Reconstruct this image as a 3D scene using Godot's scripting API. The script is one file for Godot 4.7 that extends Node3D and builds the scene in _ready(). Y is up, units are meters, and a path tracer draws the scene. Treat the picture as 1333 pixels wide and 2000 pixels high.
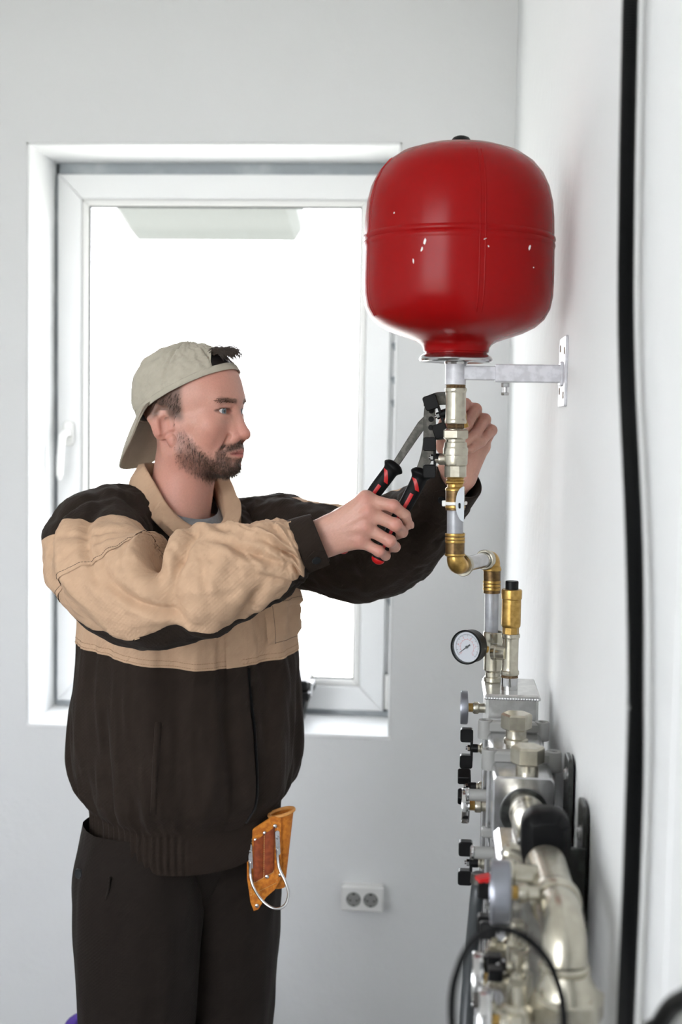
extends Node3D

const WALL_Z := -3.6
const WALL_X := 0.178
const FLOOR := -0.205
var M := {}
var quick := false

func _ready() -> void:
	# camera: 1.6 m above the floor, turned a little to the left and down
	var cam := Camera3D.new()
	cam.name = "camera"
	cam.fov = rad_to_deg(2.0 * atan(1000.0 / 2500.0))
	cam.basis = Basis(Vector3.UP, deg_to_rad(4.5)) * Basis(Vector3.RIGHT, deg_to_rad(-3.99)) * Basis(Vector3.BACK, deg_to_rad(0.99))
	cam.position = Vector3(0, 1.6, 0)
	cam.near = 0.05
	cam.far = 100.0
	var lens := CameraAttributesPhysical.new()
	lens.frustum_focal_length = 45.0
	lens.exposure_aperture = 4.2
	lens.frustum_focus_distance = 2.05
	lens.frustum_near = 0.05
	lens.frustum_far = 100.0
	cam.attributes = lens
	add_child(cam)
	cam.fov = rad_to_deg(2.0 * atan(1000.0 / 2500.0))
	cam.current = true
	# overcast daylight
	var sky_m := ProceduralSkyMaterial.new()
	sky_m.sky_top_color = Color(0.955, 0.97, 1.0)
	sky_m.sky_horizon_color = Color(0.985, 0.99, 1.0)
	sky_m.ground_horizon_color = Color(0.93, 0.93, 0.91)
	sky_m.ground_bottom_color = Color(0.75, 0.75, 0.73)
	sky_m.sun_angle_max = 1.0
	var sky := Sky.new()
	sky.sky_material = sky_m
	var env := Environment.new()
	env.background_mode = Environment.BG_SKY
	env.sky = sky
	env.background_energy_multiplier = 3.2
	env.tonemap_mode = Environment.TONE_MAPPER_LINEAR
	env.tonemap_exposure = 3.75
	env.sdfgi_enabled = true
	env.ssao_enabled = true
	env.ssil_enabled = true
	var we := WorldEnvironment.new()
	we.name = "daylight"
	we.environment = env
	add_child(we)
	materials()
	build_room()
	build_window()
	build_extras()
	build_riser()
	build_manifold()
	build_pliers()
	build_person()

func materials() -> void:
	var fine := ntex(noise(0.02, 5, 3), 512)
	M.wall = bumpy(mat(Color(0.90, 0.905, 0.905), 0.85), fine, 0.12, 1.3)
	M.reveal = bumpy(mat(Color(0.94, 0.945, 0.945), 0.7), fine, 0.08, 1.7)
	M.ceiling = mat(Color(0.93, 0.93, 0.93), 0.9)
	M.floor = mottled(Color(0.33, 0.31, 0.29), Color(0.40, 0.38, 0.36), 0.7, 0.0, 0.8)
	M.pvc = mat(Color(0.93, 0.935, 0.935), 0.35)
	M.tape = mottled(Color(0.62, 0.65, 0.67), Color(0.74, 0.76, 0.77), 0.45, 0.0, 2.0, 0.008, 9)
	M.gasket = mat(Color(0.10, 0.14, 0.13), 0.6)
	M.white = mat(Color(0.92, 0.92, 0.91), 0.3)
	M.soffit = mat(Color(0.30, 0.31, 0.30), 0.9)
	var g := mat(Color(0.93, 0.97, 0.96, 0.04), 0.02)
	g.transparency = BaseMaterial3D.TRANSPARENCY_ALPHA
	M.glass = g
	M.black = mat(Color(0.02, 0.022, 0.026), 0.42, 0.0, 0.35)
	M.rubber = mat(Color(0.02, 0.022, 0.026), 0.55, 0.0, 0.3)
	M.dark = mat(Color(0.02, 0.02, 0.02), 0.8)
	M.chrome = mat(Color(0.80, 0.80, 0.80), 0.14, 1.0)
	M.zinc = mottled(Color(0.74, 0.74, 0.74), Color(0.80, 0.80, 0.81), 0.22, 0.95, 20.0)
	M.nickel = mottled(Color(0.72, 0.70, 0.64), Color(0.78, 0.76, 0.70), 0.27, 0.88, 22.0)
	M.steel = mottled(Color(0.30, 0.295, 0.28), Color(0.38, 0.37, 0.35), 0.4, 0.8, 25.0)
	M.brass = mottled(Color(0.66, 0.53, 0.29), Color(0.76, 0.62, 0.36), 0.3, 0.9, 30.0)
	M.bronze = mottled(Color(0.38, 0.30, 0.20), Color(0.48, 0.385, 0.25), 0.35, 0.85, 30.0)
	M.pipe = mottled(Color(0.60, 0.61, 0.63), Color(0.66, 0.67, 0.69), 0.35, 0.25, 12.0)
	M.alu = mottled(Color(0.79, 0.79, 0.78), Color(0.84, 0.84, 0.83), 0.28, 0.8, 14.0)
	M.paint = mottled(Color(0.76, 0.76, 0.78), Color(0.83, 0.83, 0.85), 0.4, 0.1, 18.0)
	M.hemp = mottled(Color(0.28, 0.20, 0.11), Color(0.46, 0.37, 0.24), 0.9, 0.0, 60.0)
	M.plastic = mat(Color(0.56, 0.56, 0.55), 0.45)
	M.tag = mat(Color(0.78, 0.80, 0.82), 0.4)
	var red := mat(Color(0.56, 0.034, 0.044), 0.25, 0.0, 0.28)
	M.red = red
	M.gunmetal = mottled(Color(0.20, 0.205, 0.20), Color(0.27, 0.275, 0.27), 0.35, 0.6, 14.0)
	M.hose = mat(Color(0.20, 0.215, 0.225), 0.4)
	M.conduit = mat(Color(0.055, 0.06, 0.06), 0.5, 0.0, 0.3)
	M.redgrip = mat(Color(0.72, 0.05, 0.06), 0.4)

func wall_with_hole(called: String, at: Transform3D, w0: float, w1: float, h0: float, h1: float, hole: Rect2, thick: float, m: Material) -> MeshInstance3D:
	# local x along the wall, y up, z = 0 the room side, the wall runs to -thick
	var b := MB.new()
	var a := hole.position
	var c := hole.end
	for r in [[w0, a.x, h0, h1], [c.x, w1, h0, h1], [a.x, c.x, h0, a.y], [a.x, c.x, c.y, h1]]:
		if r[1] - r[0] > 0.001 and r[3] - r[2] > 0.001:
			box(b, at * X(Vector3((r[0] + r[1]) / 2, (r[2] + r[3]) / 2, -thick / 2)), Vector3(r[1] - r[0], r[3] - r[2], thick))
	var o := obj(called, b, m)
	tag(o, "", "", "", "structure")
	return o

func build_room() -> void:
	# back wall with the window in the picture; behind the camera a wide glazed opening lights the room
	var top := 2.86
	wall_with_hole("wall_back", X(Vector3(0, 0, WALL_Z)), -2.9, WALL_X + 0.3, FLOOR, top, Rect2(-1.194, 0.702, 1.063, 1.674), 0.42, M.wall)
	wall_with_hole("wall_front", X(Vector3(0, 0, 0.8), Vector3(0, 180, 0)), -WALL_X - 0.3, 2.9, FLOOR, top, Rect2(0.62, 0.80, 1.93, 1.98), 0.3, M.wall)
	var b := MB.new()
	box(b, X(Vector3(WALL_X + 0.15, (FLOOR + top) / 2, -1.4)), Vector3(0.3, top - FLOOR, 4.4))
	tag(obj("wall_right", b, M.wall), "", "", "", "structure")
	b = MB.new()
	box(b, X(Vector3(-2.75, (FLOOR + top) / 2, -1.4)), Vector3(0.3, top - FLOOR, 4.4))
	tag(obj("wall_left", b, M.wall), "", "", "", "structure")
	b = MB.new()
	box(b, X(Vector3(-1.21, FLOOR - 0.1, -1.11)), Vector3(3.4, 0.2, 5.82))
	tag(obj("floor", b, M.floor), "", "", "", "structure")
	b = MB.new()
	box(b, X(Vector3(-1.21, top + 0.1, -1.46)), Vector3(3.4, 0.2, 5.12))
	tag(obj("ceiling", b, M.ceiling), "", "", "", "structure")
	var w := Node3D.new()
	w.name = "window_2"
	add_child(w)
	tag(w, "", "", "", "structure")
	b = MB.new()
	frame_bars(b, -2.55, -0.62, 0.80, 2.78, 0.07, 0.92, 0.06, 0.003)
	box(b, X(Vector3(-1.585, 1.79, 0.89)), Vector3(0.08, 1.85, 0.06), 0.003)
	obj("frame", b, M.pvc, w)
	for x in [-2.05, -1.12]:
		b = MB.new()
		box(b, X(Vector3(x, 1.79, 0.89)), Vector3(0.86, 1.85, 0.004))
		obj("pane", b, M.glass, w)
	# smooth white plaster of the reveal and sill, standing a hair into the opening
	b = MB.new()
	box(b, X(Vector3(-1.190, 1.539, -3.735)), Vector3(0.008, 1.674, 0.27), 0.002)
	tag(obj("trim_1", b, M.reveal), "", "", "", "structure")
	b = MB.new()
	box(b, X(Vector3(-0.135, 1.539, -3.735)), Vector3(0.008, 1.674, 0.27), 0.002)
	tag(obj("trim_2", b, M.reveal), "", "", "", "structure")
	b = MB.new()
	box(b, X(Vector3(-0.6625, 2.372, -3.735)), Vector3(1.063, 0.008, 0.27), 0.002)
	tag(obj("trim_3", b, M.reveal), "", "", "", "structure")
	b = MB.new()
	box(b, X(Vector3(-0.6625, 0.704, -3.735)), Vector3(1.063, 0.012, 0.275), 0.002)
	tag(obj("trim_4", b, M.reveal), "", "", "", "structure")

func frame_bars(b: MB, x0: float, x1: float, y0: float, y1: float, w: float, zf: float, d: float, bev: float) -> void:
	# four mitred bars, front face at zf
	var o := [Vector2(x0, y0), Vector2(x1, y0), Vector2(x1, y1), Vector2(x0, y1)]
	var i := [Vector2(x0 + w, y0 + w), Vector2(x1 - w, y0 + w), Vector2(x1 - w, y1 - w), Vector2(x0 + w, y1 - w)]
	for k in 4:
		var l := (k + 1) % 4
		var gap: Vector2 = (o[l] - o[k]).normalized() * 0.0003
		extrude(b, X(Vector3(0, 0, zf - d)), PackedVector2Array([o[k] + gap, o[l] - gap, i[l] - gap, i[k] + gap]), d, bev)

func build_window() -> void:
	var w := Node3D.new()
	w.name = "window_1"
	add_child(w)
	tag(w, "", "", "", "structure")
	var b := MB.new()
	frame_bars(b, -1.186, -0.139, 0.710, 2.368, 0.07, -3.862, 0.07, 0.002)
	obj("outer_frame", b, M.pvc, w)
	b = MB.new()
	frame_bars(b, -1.174, -0.163, 0.728, 2.332, 0.074, -3.83, 0.06, 0.004)
	obj("sash", b, M.pvc, w)
	b = MB.new()
	frame_bars(b, -1.100, -0.237, 0.802, 2.258, 0.019, -3.836, 0.03, 0.004)
	obj("glazing_bead", b, M.white, w)
	b = MB.new()
	frame_bars(b, -1.0815, -0.2555, 0.8205, 2.2395, 0.0045, -3.845, 0.012, 0.0)
	obj("gasket", b, M.gasket, w)
	b = MB.new()
	box(b, X(Vector3(-0.668, 1.53, -3.853)), Vector3(0.83, 1.424, 0.004))
	obj("pane", b, M.glass, w)
	# protective tape left on the outer frame all round
	b = MB.new()
	box(b, X(Vector3(-1.180, 1.54, -3.855)), Vector3(0.013, 1.65, 0.012), 0.001)
	obj("frame_tape", b, M.tape, w, "grey adhesive tape strip")
	b = MB.new()
	box(b, X(Vector3(-0.6625, 2.350, -3.855)), Vector3(1.04, 0.036, 0.012), 0.001)
	obj("frame_tape", b, M.tape, w, "grey adhesive tape strip")
	b = MB.new()
	box(b, X(Vector3(-0.6625, 0.719, -3.853)), Vector3(1.04, 0.018, 0.012), 0.001)
	obj("frame_tape", b, M.tape, w, "grey adhesive tape strip")
	# hinge side: barrel hinges and dark gap marks
	for y in [0.79, 2.27]:
		b = MB.new()
		box(b, X(Vector3(-0.151, y, -3.84)), Vector3(0.018, 0.10, 0.026), 0.003)
		lathe(b, X(Vector3(-0.151, y - 0.052, -3.828)), [0.0, 0, 0.009, 0, 0.009, 0.104, 0.0, 0.104], 16)
		obj("hinge", b, M.white, w)
	for y in [1.06, 1.66, 1.73, 1.83]:
		b = MB.new()
		box(b, X(Vector3(-0.151, y, -3.858), Vector3(0, 0, 25)), Vector3(0.012, 0.022, 0.006), 0.001)
		obj("strike_plate", b, M.tape, w)
	# handle: rosette, neck and grip turned down
	b = MB.new()
	extrude(b, X(Vector3(-1.137, 1.553, -3.83)), rect(0.034, 0.078, 0.015, 6), 0.014, 0.004)
	obj("handle_rosette", b, M.white, w, "", true)
	b = MB.new()
	var grip := curve([Vector3(-1.137, 1.553, -3.822), Vector3(-1.137, 1.553, -3.787), Vector3(-1.139, 1.546, -3.770), Vector3(-1.142, 1.52, -3.766), Vector3(-1.146, 1.46, -3.766), Vector3(-1.148, 1.415, -3.768)], 26)
	var rr := PackedFloat32Array()
	for k in grip.size():
		rr.append(0.0105 if k < grip.size() - 2 else 0.006)
	sweep(b, grip, rr, 14)
	obj("handle", b, M.white, w, "", true)
	# outside: the underside of the eaves above the window
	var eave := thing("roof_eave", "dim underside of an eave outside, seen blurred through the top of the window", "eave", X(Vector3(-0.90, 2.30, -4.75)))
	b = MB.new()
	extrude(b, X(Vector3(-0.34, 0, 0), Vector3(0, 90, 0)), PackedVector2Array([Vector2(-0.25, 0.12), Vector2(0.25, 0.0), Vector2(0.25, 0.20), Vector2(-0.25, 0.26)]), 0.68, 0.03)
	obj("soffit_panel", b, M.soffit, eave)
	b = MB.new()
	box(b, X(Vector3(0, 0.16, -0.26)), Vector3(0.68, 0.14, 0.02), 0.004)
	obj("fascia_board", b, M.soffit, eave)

func build_extras() -> void:
	# corrugated conduit hanging down the right wall, nearer the camera
	var t := thing("corrugated_conduit", "black corrugated cable conduit hanging down the right wall", "conduit", X(Vector3(0.162, 1.6, -1.15)))
	var line := curve([Vector3(0.1635, 2.85, -1.30), Vector3(0.1625, 2.3, -1.245), Vector3(0.162, 1.991, -1.219), Vector3(0.162, 1.80, -1.200), Vector3(0.162, 1.6617, -1.168), Vector3(0.162, 1.50, -1.085), Vector3(0.162, 1.3661, -1.047), Vector3(0.162, 1.25, -1.040), Vector3(0.162, 1.1133, -1.046), Vector3(0.162, 0.8, -1.06), Vector3(0.162, FLOOR + 0.02, -1.06)], 3400)
	var r := PackedFloat32Array()
	for k in line.size():
		line[k] -= t.position
		r.append(0.0063 + (0.0014 if k % 4 < 2 else 0.0))
	var b := MB.new()
	sweep(b, line, r, 14, false, true)
	obj("tube", b, M.conduit, t, "", true)
	for q in [[1.372, 0.0], [1.335, 0.4], [1.285, -0.5], [1.205, 0.2]]:
		b = MB.new()
		lathe(b, X(Vector3(-0.005, q[0] - 1.6, 0.103), Vector3(60, 0, 30)), [0.0, 0, 0.0022, 0.0004, 0.0014, 0.002, 0.0, 0.0025], 9)
		obj("plaster_drop", b, M.white, t, "dried plaster drop")
	# lower right corner: second dark conduit curving out of the frame
	t = thing("dark_hose", "dark hose curving out of the frame at the lower right corner", "hose", X(Vector3(0.168, 1.2, -0.84)))
	b = MB.new()
	sweep(b, curve([Vector3(-0.003, -0.30, -0.16), Vector3(-0.003, -0.085, -0.125), Vector3(-0.003, -0.027, -0.068), Vector3(-0.003, 0.022, 0.002), Vector3(-0.003, 0.05, 0.08), Vector3(-0.003, 0.0, 0.2), Vector3(-0.003, -0.5, 0.3), Vector3(-0.003, -1.36, 0.3)], 60), 0.0068, 16)
	obj("tube", b, M.rubber, t, "", true)
	# shallow raised plaster edge running up the right wall
	b = MB.new()
	box(b, X(Vector3(WALL_X, 1.34, -0.98)), Vector3(0.0016, 3.04, 0.035), 0.0004)
	tag(obj("trim_5", b, M.wall), "", "", "", "structure")
	# double socket on the back wall
	t = thing("wall_socket", "white double surface socket low on the back wall under the window", "socket", X(Vector3(-0.2008, 0.2437, WALL_Z)))
	b = MB.new()
	extrude(b, X(Vector3(0, 0, 0)), rect(0.119, 0.071, 0.006, 4), 0.022, 0.002)
	obj("back_box", b, M.white, t)
	b = MB.new()
	extrude(b, X(Vector3(0, 0, 0.0215)), rect(0.121, 0.073, 0.006, 4), 0.016, 0.004)
	obj("cover", b, M.white, t)
	for s in [-1.0, 1.0]:
		b = MB.new()
		lathe(b, X(Vector3(s * 0.0245, -0.001, 0.0), Vector3(90, 0, 0)), [0.0, 0.0385, 0.016, 0.0385, 0.0175, 0.0380, 0.0182, 0.0382, 0.0205, 0.0382, 0.0215, 0.0374], 44)
		var w := obj("outlet_well", b, M.plastic, t, "round outlet")
		b = MB.new()
		for q in [[-0.0095, 0.0], [0.0095, 0.0]]:
			lathe(b, X(Vector3(s * 0.0245 + q[0], -0.0035 + q[1], 0.0386), Vector3(90, 0, 0)), [0.0026, 0, 0.0026, 0.0004, 0.0, 0.0004], 14)
		box(b, X(Vector3(s * 0.0245, 0.0155, 0.0387)), Vector3(0.007, 0.0045, 0.001))
		box(b, X(Vector3(s * 0.0245, -0.0185, 0.0387)), Vector3(0.006, 0.0035, 0.001))
		box(b, X(Vector3(s * 0.0245 - 0.017, 0.001, 0.0387)), Vector3(0.002, 0.008, 0.001))
		box(b, X(Vector3(s * 0.0245 + 0.017, 0.001, 0.0387)), Vector3(0.002, 0.008, 0.001))
		obj("contact_hole", b, M.dark, w, "dark contacts")
	# toolbox on the sill, mostly behind the man
	t = thing("toolbox", "black plastic toolbox standing on the window sill behind the man", "toolbox", X(Vector3(-0.485, 0.7105, -3.715), Vector3(0, 0, 0)))
	b = MB.new()
	var o := PackedVector2Array([Vector2(-0.088, 0), Vector2(0.088, 0), Vector2(0.107, 0.088), Vector2(-0.107, 0.088)])
	extrude(b, X(Vector3(0, 0, -0.085)), o, 0.17, 0.004)
	obj("case", b, M.black, t)
	b = MB.new()
	box(b, X(Vector3(0, 0.100, 0)), Vector3(0.235, 0.026, 0.195), 0.004)
	obj("rim", b, M.black, t)
	b = MB.new()
	box(b, X(Vector3(0, 0.128, -0.004)), Vector3(0.222, 0.032, 0.180), 0.006)
	box(b, X(Vector3(0, 0.147, -0.02)), Vector3(0.10, 0.012, 0.03), 0.004)
	obj("lid", b, M.black, t)
	b = MB.new()
	box(b, X(Vector3(0.1145, 0.112, 0.03)), Vector3(0.012, 0.045, 0.035), 0.003)
	obj("latch", b, M.chrome, t, "shiny latch")
	# purple bag and green panel just entering the frame on the left
	t = thing("purple_bag", "purple cloth bag on the floor behind the man at lower left", "bag", X(Vector3(-0.79, FLOOR, -2.95)))
	b = MB.new()
	lathe(b, X(Vector3.ZERO), [0.0, 0.0, 0.12, 0.0, 0.14, 0.03, 0.145, 0.14, 0.13, 0.26, 0.09, 0.345, 0.04, 0.365, 0.0, 0.37], 28)
	obj("sack", b, mat(Color(0.27, 0.13, 0.55), 0.8), t, "", true)
	b = MB.new()
	sweep(b, curve([Vector3(-0.06, 0.34, 0.03), Vector3(-0.03, 0.38, 0.03), Vector3(0.04, 0.39, 0.03), Vector3(0.07, 0.34, 0.03)], 20), 0.008, 10)
	obj("strap", b, mat(Color(0.2, 0.1, 0.42), 0.8), t)

func build_tank() -> void:
	var ax := Vector3(0.0165, 0, -1.93)
	var t := thing("expansion_tank", "red enamelled expansion tank on a wall bracket beside the window", "tank", X(ax + Vector3(0, 1.70, 0)))
	var lo := X(Vector3(0, -1.70, 0))
	var prof := [0.0, 2.0125, 0.03, 2.0115, 0.062, 2.0065, 0.09, 1.997, 0.109, 1.984, 0.1225, 1.968, 0.1315, 1.949, 0.137, 1.927, 0.1392, 1.905, 0.1400, 1.884, 0.1400, 1.8775, 0.1418, 1.8755, 0.1424, 1.8725, 0.1414, 1.870, 0.1406, 1.8685, 0.1416, 1.8665, 0.1421, 1.8635, 0.1414, 1.861, 0.1408, 1.8585, 0.1412, 1.84, 0.1414, 1.81, 0.1406, 1.79, 0.137, 1.772, 0.129, 1.757, 0.116, 1.7455, 0.098, 1.7365, 0.076, 1.729, 0.060, 1.7235, 0.0525, 1.719, 0.0495, 1.7145, 0.0485, 1.7085, 0.0475, 1.7075, 0.046, 1.7075, 0.046, 1.7045, 0.0, 1.7045]
	var b := MB.new()
	lathe(b, lo, prof, 128)
	obj("tank_shell", b, M.red, t)
	# welded lap seams running down the shell: two close ridges
	for a in [77.0, 158.0, 280.0]:
		b = MB.new()
		for o in [-1.0, 1.0]:
			var line := PackedVector3Array()
			for k in range(8, prof.size() - 22, 2):
				var an := deg_to_rad(a + o * 1.6)
				var r: float = prof[k] - 0.0004
				line.append(lo * Vector3(r * cos(an), prof[k + 1], r * sin(an)))
			sweep(b, line, 0.0011, 8)
		obj("weld_seam", b, M.red, t, "", true)
	b = MB.new()
	lathe(b, lo, [0.0, 1.7055, 0.047, 1.7055, 0.0495, 1.7045, 0.0525, 1.7020, 0.0545, 1.6985, 0.0550, 1.6965, 0.0540, 1.6940, 0.0510, 1.6930, 0.0470, 1.6945, 0.040, 1.6962, 0.030, 1.6958, 0.022, 1.6938, 0.0175, 1.6928, 0.0165, 1.6900, 0.0, 1.6900], 72)
	obj("flange", b, M.chrome, t, "bright zinc plated flange ring")
	b = MB.new()
	lathe(b, lo, [0.0165, 2.009, 0.0165, 2.013, 0.0145, 2.0185, 0.0115, 2.0225, 0.007, 2.0245, 0.0, 2.025], 32)
	obj("valve_cap", b, M.black, t, "black valve cap on top")
	var rg := RandomNumberGenerator.new()
	rg.seed = 5
	# chips of white plaster stuck on the front
	for f in [[-0.048, 1.852, 0.0045, 0.0017, -14.0], [-0.052, 1.842, 0.0035, 0.0015, -24.0], [-0.0635, 1.826, 0.0038, 0.0016, 12.0], [0.0985, 1.8495, 0.0042, 0.0022, -22.0], [0.105, 1.8225, 0.002, 0.0012, -60.0], [-0.0925, 1.8955, 0.0014, 0.001, 0.0], [0.035, 1.856, 0.0022, 0.0007, -60.0], [0.04, 1.846, 0.0014, 0.0009, 30.0]]:
		var an := acos(clampf(f[0] / 0.1412, -1, 1))
		var n := Vector3(cos(an), 0, sin(an))
		var at := lo * Vector3(n.x * 0.1413, f[1], n.z * 0.1413)
		var side := Vector3.UP.cross(n).normalized()
		var up := Vector3.UP.rotated(n, deg_to_rad(f[4]))
		side = up.cross(n)
		b = MB.new()
		var i0 := b.I.size()
		var c := b.vert(at + n * 0.0007)
		var ring := PackedInt32Array()
		for k in 10:
			var q := TAU * k / 10.0
			var w := rg.randf_range(0.7, 1.2)
			ring.append(b.vert(at + side * (f[3] * w * cos(q)) + up * (f[2] * w * sin(q)) - n * 0.0002))
		for k in 10:
			b.tri(c, ring[k], ring[(k + 1) % 10])
		b.away(i0, at - n)
		obj("paint_fleck", b, M.white, t, "white paint fleck")

func build_bracket() -> void:
	var t := thing("wall_bracket", "white painted telescopic bracket arm holding the tank to the right wall", "bracket", X(Vector3(0.0165, 1.6774, -1.93)))
	var b := MB.new()
	lathe(b, X(Vector3.ZERO), [0.0, -0.0180, 0.0145, -0.0180, 0.0155, -0.0172, 0.0155, 0.0165, 0.0148, 0.0172, 0.0, 0.0172], 48)
	obj("socket_tube", b, M.paint, t)
	b = MB.new()
	box(b, X(Vector3(0.0365, 0, 0)), Vector3(0.049, 0.0208, 0.0208), 0.0015)
	obj("inner_arm", b, M.paint, t)
	b = MB.new()
	var sq := rect(0.0262, 0.0262, 0.0025, 3)
	extrude(b, X(Vector3(0.0585, 0.0002, 0), Vector3(0, 90, 0)), sq, 0.098, 0.0008)
	extrude(b, X(Vector3(0.1535, 0.0002, 0), Vector3(0, 90, 0)), rect(0.036, 0.036, 0.004, 3), 0.005, 0.0015)
	obj("outer_arm", b, M.paint, t)
	b = MB.new()
	hexa(b, X(Vector3(0.0742, -0.0205, 0)), 0.0105, 0.0065)
	lathe(b, X(Vector3(0.0742, -0.0305, 0)), [0.0, 0, 0.003, 0, 0.003, 0.012, 0.0, 0.012], 16)
	hexa(b, X(Vector3(0.0742, -0.0325, 0)), 0.0105, 0.0045, 0.2)
	obj("clamp_bolt", b, M.zinc, t)
	b = MB.new()
	extrude(b, X(Vector3(0.1575, 0.0035, -0.005), Vector3(0, 90, 0)), rect(0.098, 0.103, 0.004, 3), 0.004, 0.0008)
	var plate := obj("wall_plate", b, M.paint, t)
	for q in [[0.033, 0.030], [-0.03, 0.036], [0.033, -0.035], [-0.03, -0.028]]:
		b = MB.new()
		extrude(b, X(Vector3(0.1567, 0.0035 + q[1], -0.005 + q[0]), Vector3(0, 90, 0)), rect(0.009, 0.0105, 0.003, 3), 0.0015, 0.0)
		obj("bolt_hole", b, M.hemp, plate, "dark rusty bolt hole")

# local y points away from the valve along the spindle, local x along the two wings
func butterfly(parent: Node3D, t: Transform3D, s := 1.0) -> void:
	var b := MB.new()
	box(b, t * X(Vector3(0, 0.0055 * s, 0)), Vector3(0.040, 0.004, 0.011) * s, 0.0009 * s)
	lathe(b, t * X(Vector3(0, -0.004 * s, 0)), [0.0, 0, 0.0065 * s, 0, 0.0065 * s, 0.011 * s, 0.0, 0.011 * s], 20)
	for k in [-1.0, 1.0]:
		extrude(b, t * X(Vector3(k * 0.0205 * s, 0.0135 * s, -0.0075 * s)), rect(0.0205 * s, 0.0195 * s, 0.0035 * s, 3), 0.015 * s, 0.0012 * s)
	var h := obj("handle", b, M.black, parent, "black butterfly handle")
	b = MB.new()
	hexa(b, t * X(Vector3(0, 0.0075 * s, 0)), 0.0085 * s, 0.0045 * s)
	lathe(b, t * X(Vector3(0, 0.0115 * s, 0)), [0.0025 * s, 0, 0.0025 * s, 0.003 * s, 0.0, 0.003 * s], 14)
	obj("bolt", b, M.chrome, h, "silver bolt")

func build_riser() -> void:
	build_tank()
	build_bracket()
	var tilt := Transform3D(Basis(Vector3.BACK, deg_to_rad(1.04)), Vector3(0.0195, 1.53, -1.93))
	var f := func(py: float) -> float: return 1.6949 - (py - 705.0) * 0.000768 - 1.53
	# ---- coupling above the valve
	var t := thing("pipe_coupling", "nickel plated sleeve coupling screwed under the white bracket tube", "fitting", tilt)
	var b := MB.new()
	lathe(b, X(Vector3.ZERO), [0.0, f.call(751), 0.0142, f.call(751), 0.0147, f.call(752.5), 0.0140, f.call(754), 0.0147, f.call(756), 0.0140, f.call(758), 0.0, f.call(758)], 40)
	obj("thread", b, M.hemp, t, "rusty thread with hemp")
	b = MB.new()
	lathe(b, X(Vector3.ZERO), [0.0, f.call(757.5), 0.0158, f.call(757.5), 0.0164, f.call(759), 0.0164, f.call(763), 0.0157, f.call(765), 0.0152, f.call(768), 0.0152, f.call(816), 0.0157, f.call(819), 0.0164, f.call(820.5), 0.0164, f.call(825), 0.0158, f.call(826.5), 0.0, f.call(826.5)], 56)
	obj("sleeve", b, M.nickel, t)
	b = MB.new()
	var th := [0.0, f.call(826)]
	for k in 7:
		th += [0.0132, f.call(826.0 + k * 1.6), 0.0125, f.call(826.8 + k * 1.6)]
	th += [0.0, f.call(838)]
	lathe(b, X(Vector3.ZERO), th, 40)
	obj("thread", b, M.hemp, t, "brown stained thread")
	# ---- ball valve
	t = thing("ball_valve", "nickel ball valve with union nut and black butterfly handle on the riser below the tank", "valve", tilt)
	b = MB.new()
	hexa(b, X(Vector3(0, f.call(857), 0)), 0.0355, f.call(837) - f.call(857), 0.62)
	lathe(b, X(Vector3.ZERO), [0.0135, f.call(835.5), 0.0165, f.call(837.5), 0.0165, f.call(838)], 40)
	obj("union_nut", b, M.nickel, t)
	b = MB.new()
	lathe(b, X(Vector3.ZERO), [0.0, f.call(856), 0.0148, f.call(856), 0.0148, f.call(862), 0.0165, f.call(863), 0.0172, f.call(866), 0.0172, f.call(871), 0.0183, f.call(873.5), 0.0187, f.call(876), 0.0187, f.call(887), 0.0181, f.call(888), 0.0181, f.call(889.5), 0.0185, f.call(890.5), 0.0180, f.call(904), 0.0168, f.call(908), 0.0, f.call(908)], 56)
	extrude(b, X(Vector3(0, f.call(908), 0), Vector3(90, 0, 0)), ngon(8, 0.0174, 0.46), f.call(908) - f.call(931), 0.001)
	lathe(b, X(Vector3(0, f.call(896), 0), Vector3(0, 0, 90)), [0.0, 0.012, 0.0085, 0.012, 0.0085, 0.0235, 0.0075, 0.0255, 0.0062, 0.0262, 0.0062, 0.031, 0.0, 0.031], 28)
	obj("valve_body", b, M.nickel, t)
	butterfly(t, X(Vector3(-0.0255, f.call(893), 0), Vector3(0, 0, 90)))
	# ---- brass press fittings and pipes
	t = thing("riser_pipe", "grey pipe with brass press fittings and elbows between the ball valve and the manifold", "pipe", tilt)
	b = MB.new()
	lathe(b, X(Vector3.ZERO), [0.0, f.call(930.5), 0.0125, f.call(930.5), 0.0133, f.call(933), 0.0125, f.call(935), 0.0133, f.call(937), 0.0, f.call(937)], 40)
	hexa(b, X(Vector3(0, f.call(944.5), 0)), 0.0268, f.call(936.5) - f.call(944.5), 0.4)
	lathe(b, X(Vector3.ZERO), [0.0118, f.call(944), 0.0118, f.call(950), 0.0135, f.call(951), 0.0150, f.call(954), 0.0150, f.call(957), 0.0130, f.call(958.5), 0.0, f.call(958.5)], 48)
	obj("brass_adapter", b, M.brass, t)
	var sleeve := func(y0: float, y1: float, rings: Array) -> void:
		var s := MB.new()
		lathe(s, X(Vector3.ZERO), [0.0125, y0, 0.0143, y0, 0.0145, y0 - 0.0008, 0.0145, y1 + 0.0008, 0.0143, y1, 0.0125, y1], 48)
		obj("press_sleeve", s, M.bronze, t, "dark bronze press sleeve")
		for r in rings:
			s = MB.new()
			lathe(s, X(Vector3(0, r, 0)), [0.0140, -0.0022, 0.0149, -0.0018, 0.0153, 0.0, 0.0149, 0.0018, 0.0140, 0.0022], 48)
			obj("press_ring", s, M.brass, t, "bright brass ring")
	sleeve.call(f.call(957.5), f.call(995.5), [f.call(981), f.call(989)])
	b = MB.new()
	lathe(b, X(Vector3.ZERO), [0.0, f.call(994), 0.0122, f.call(994), 0.0122, f.call(1043), 0.0, f.call(1043)], 48)
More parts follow.
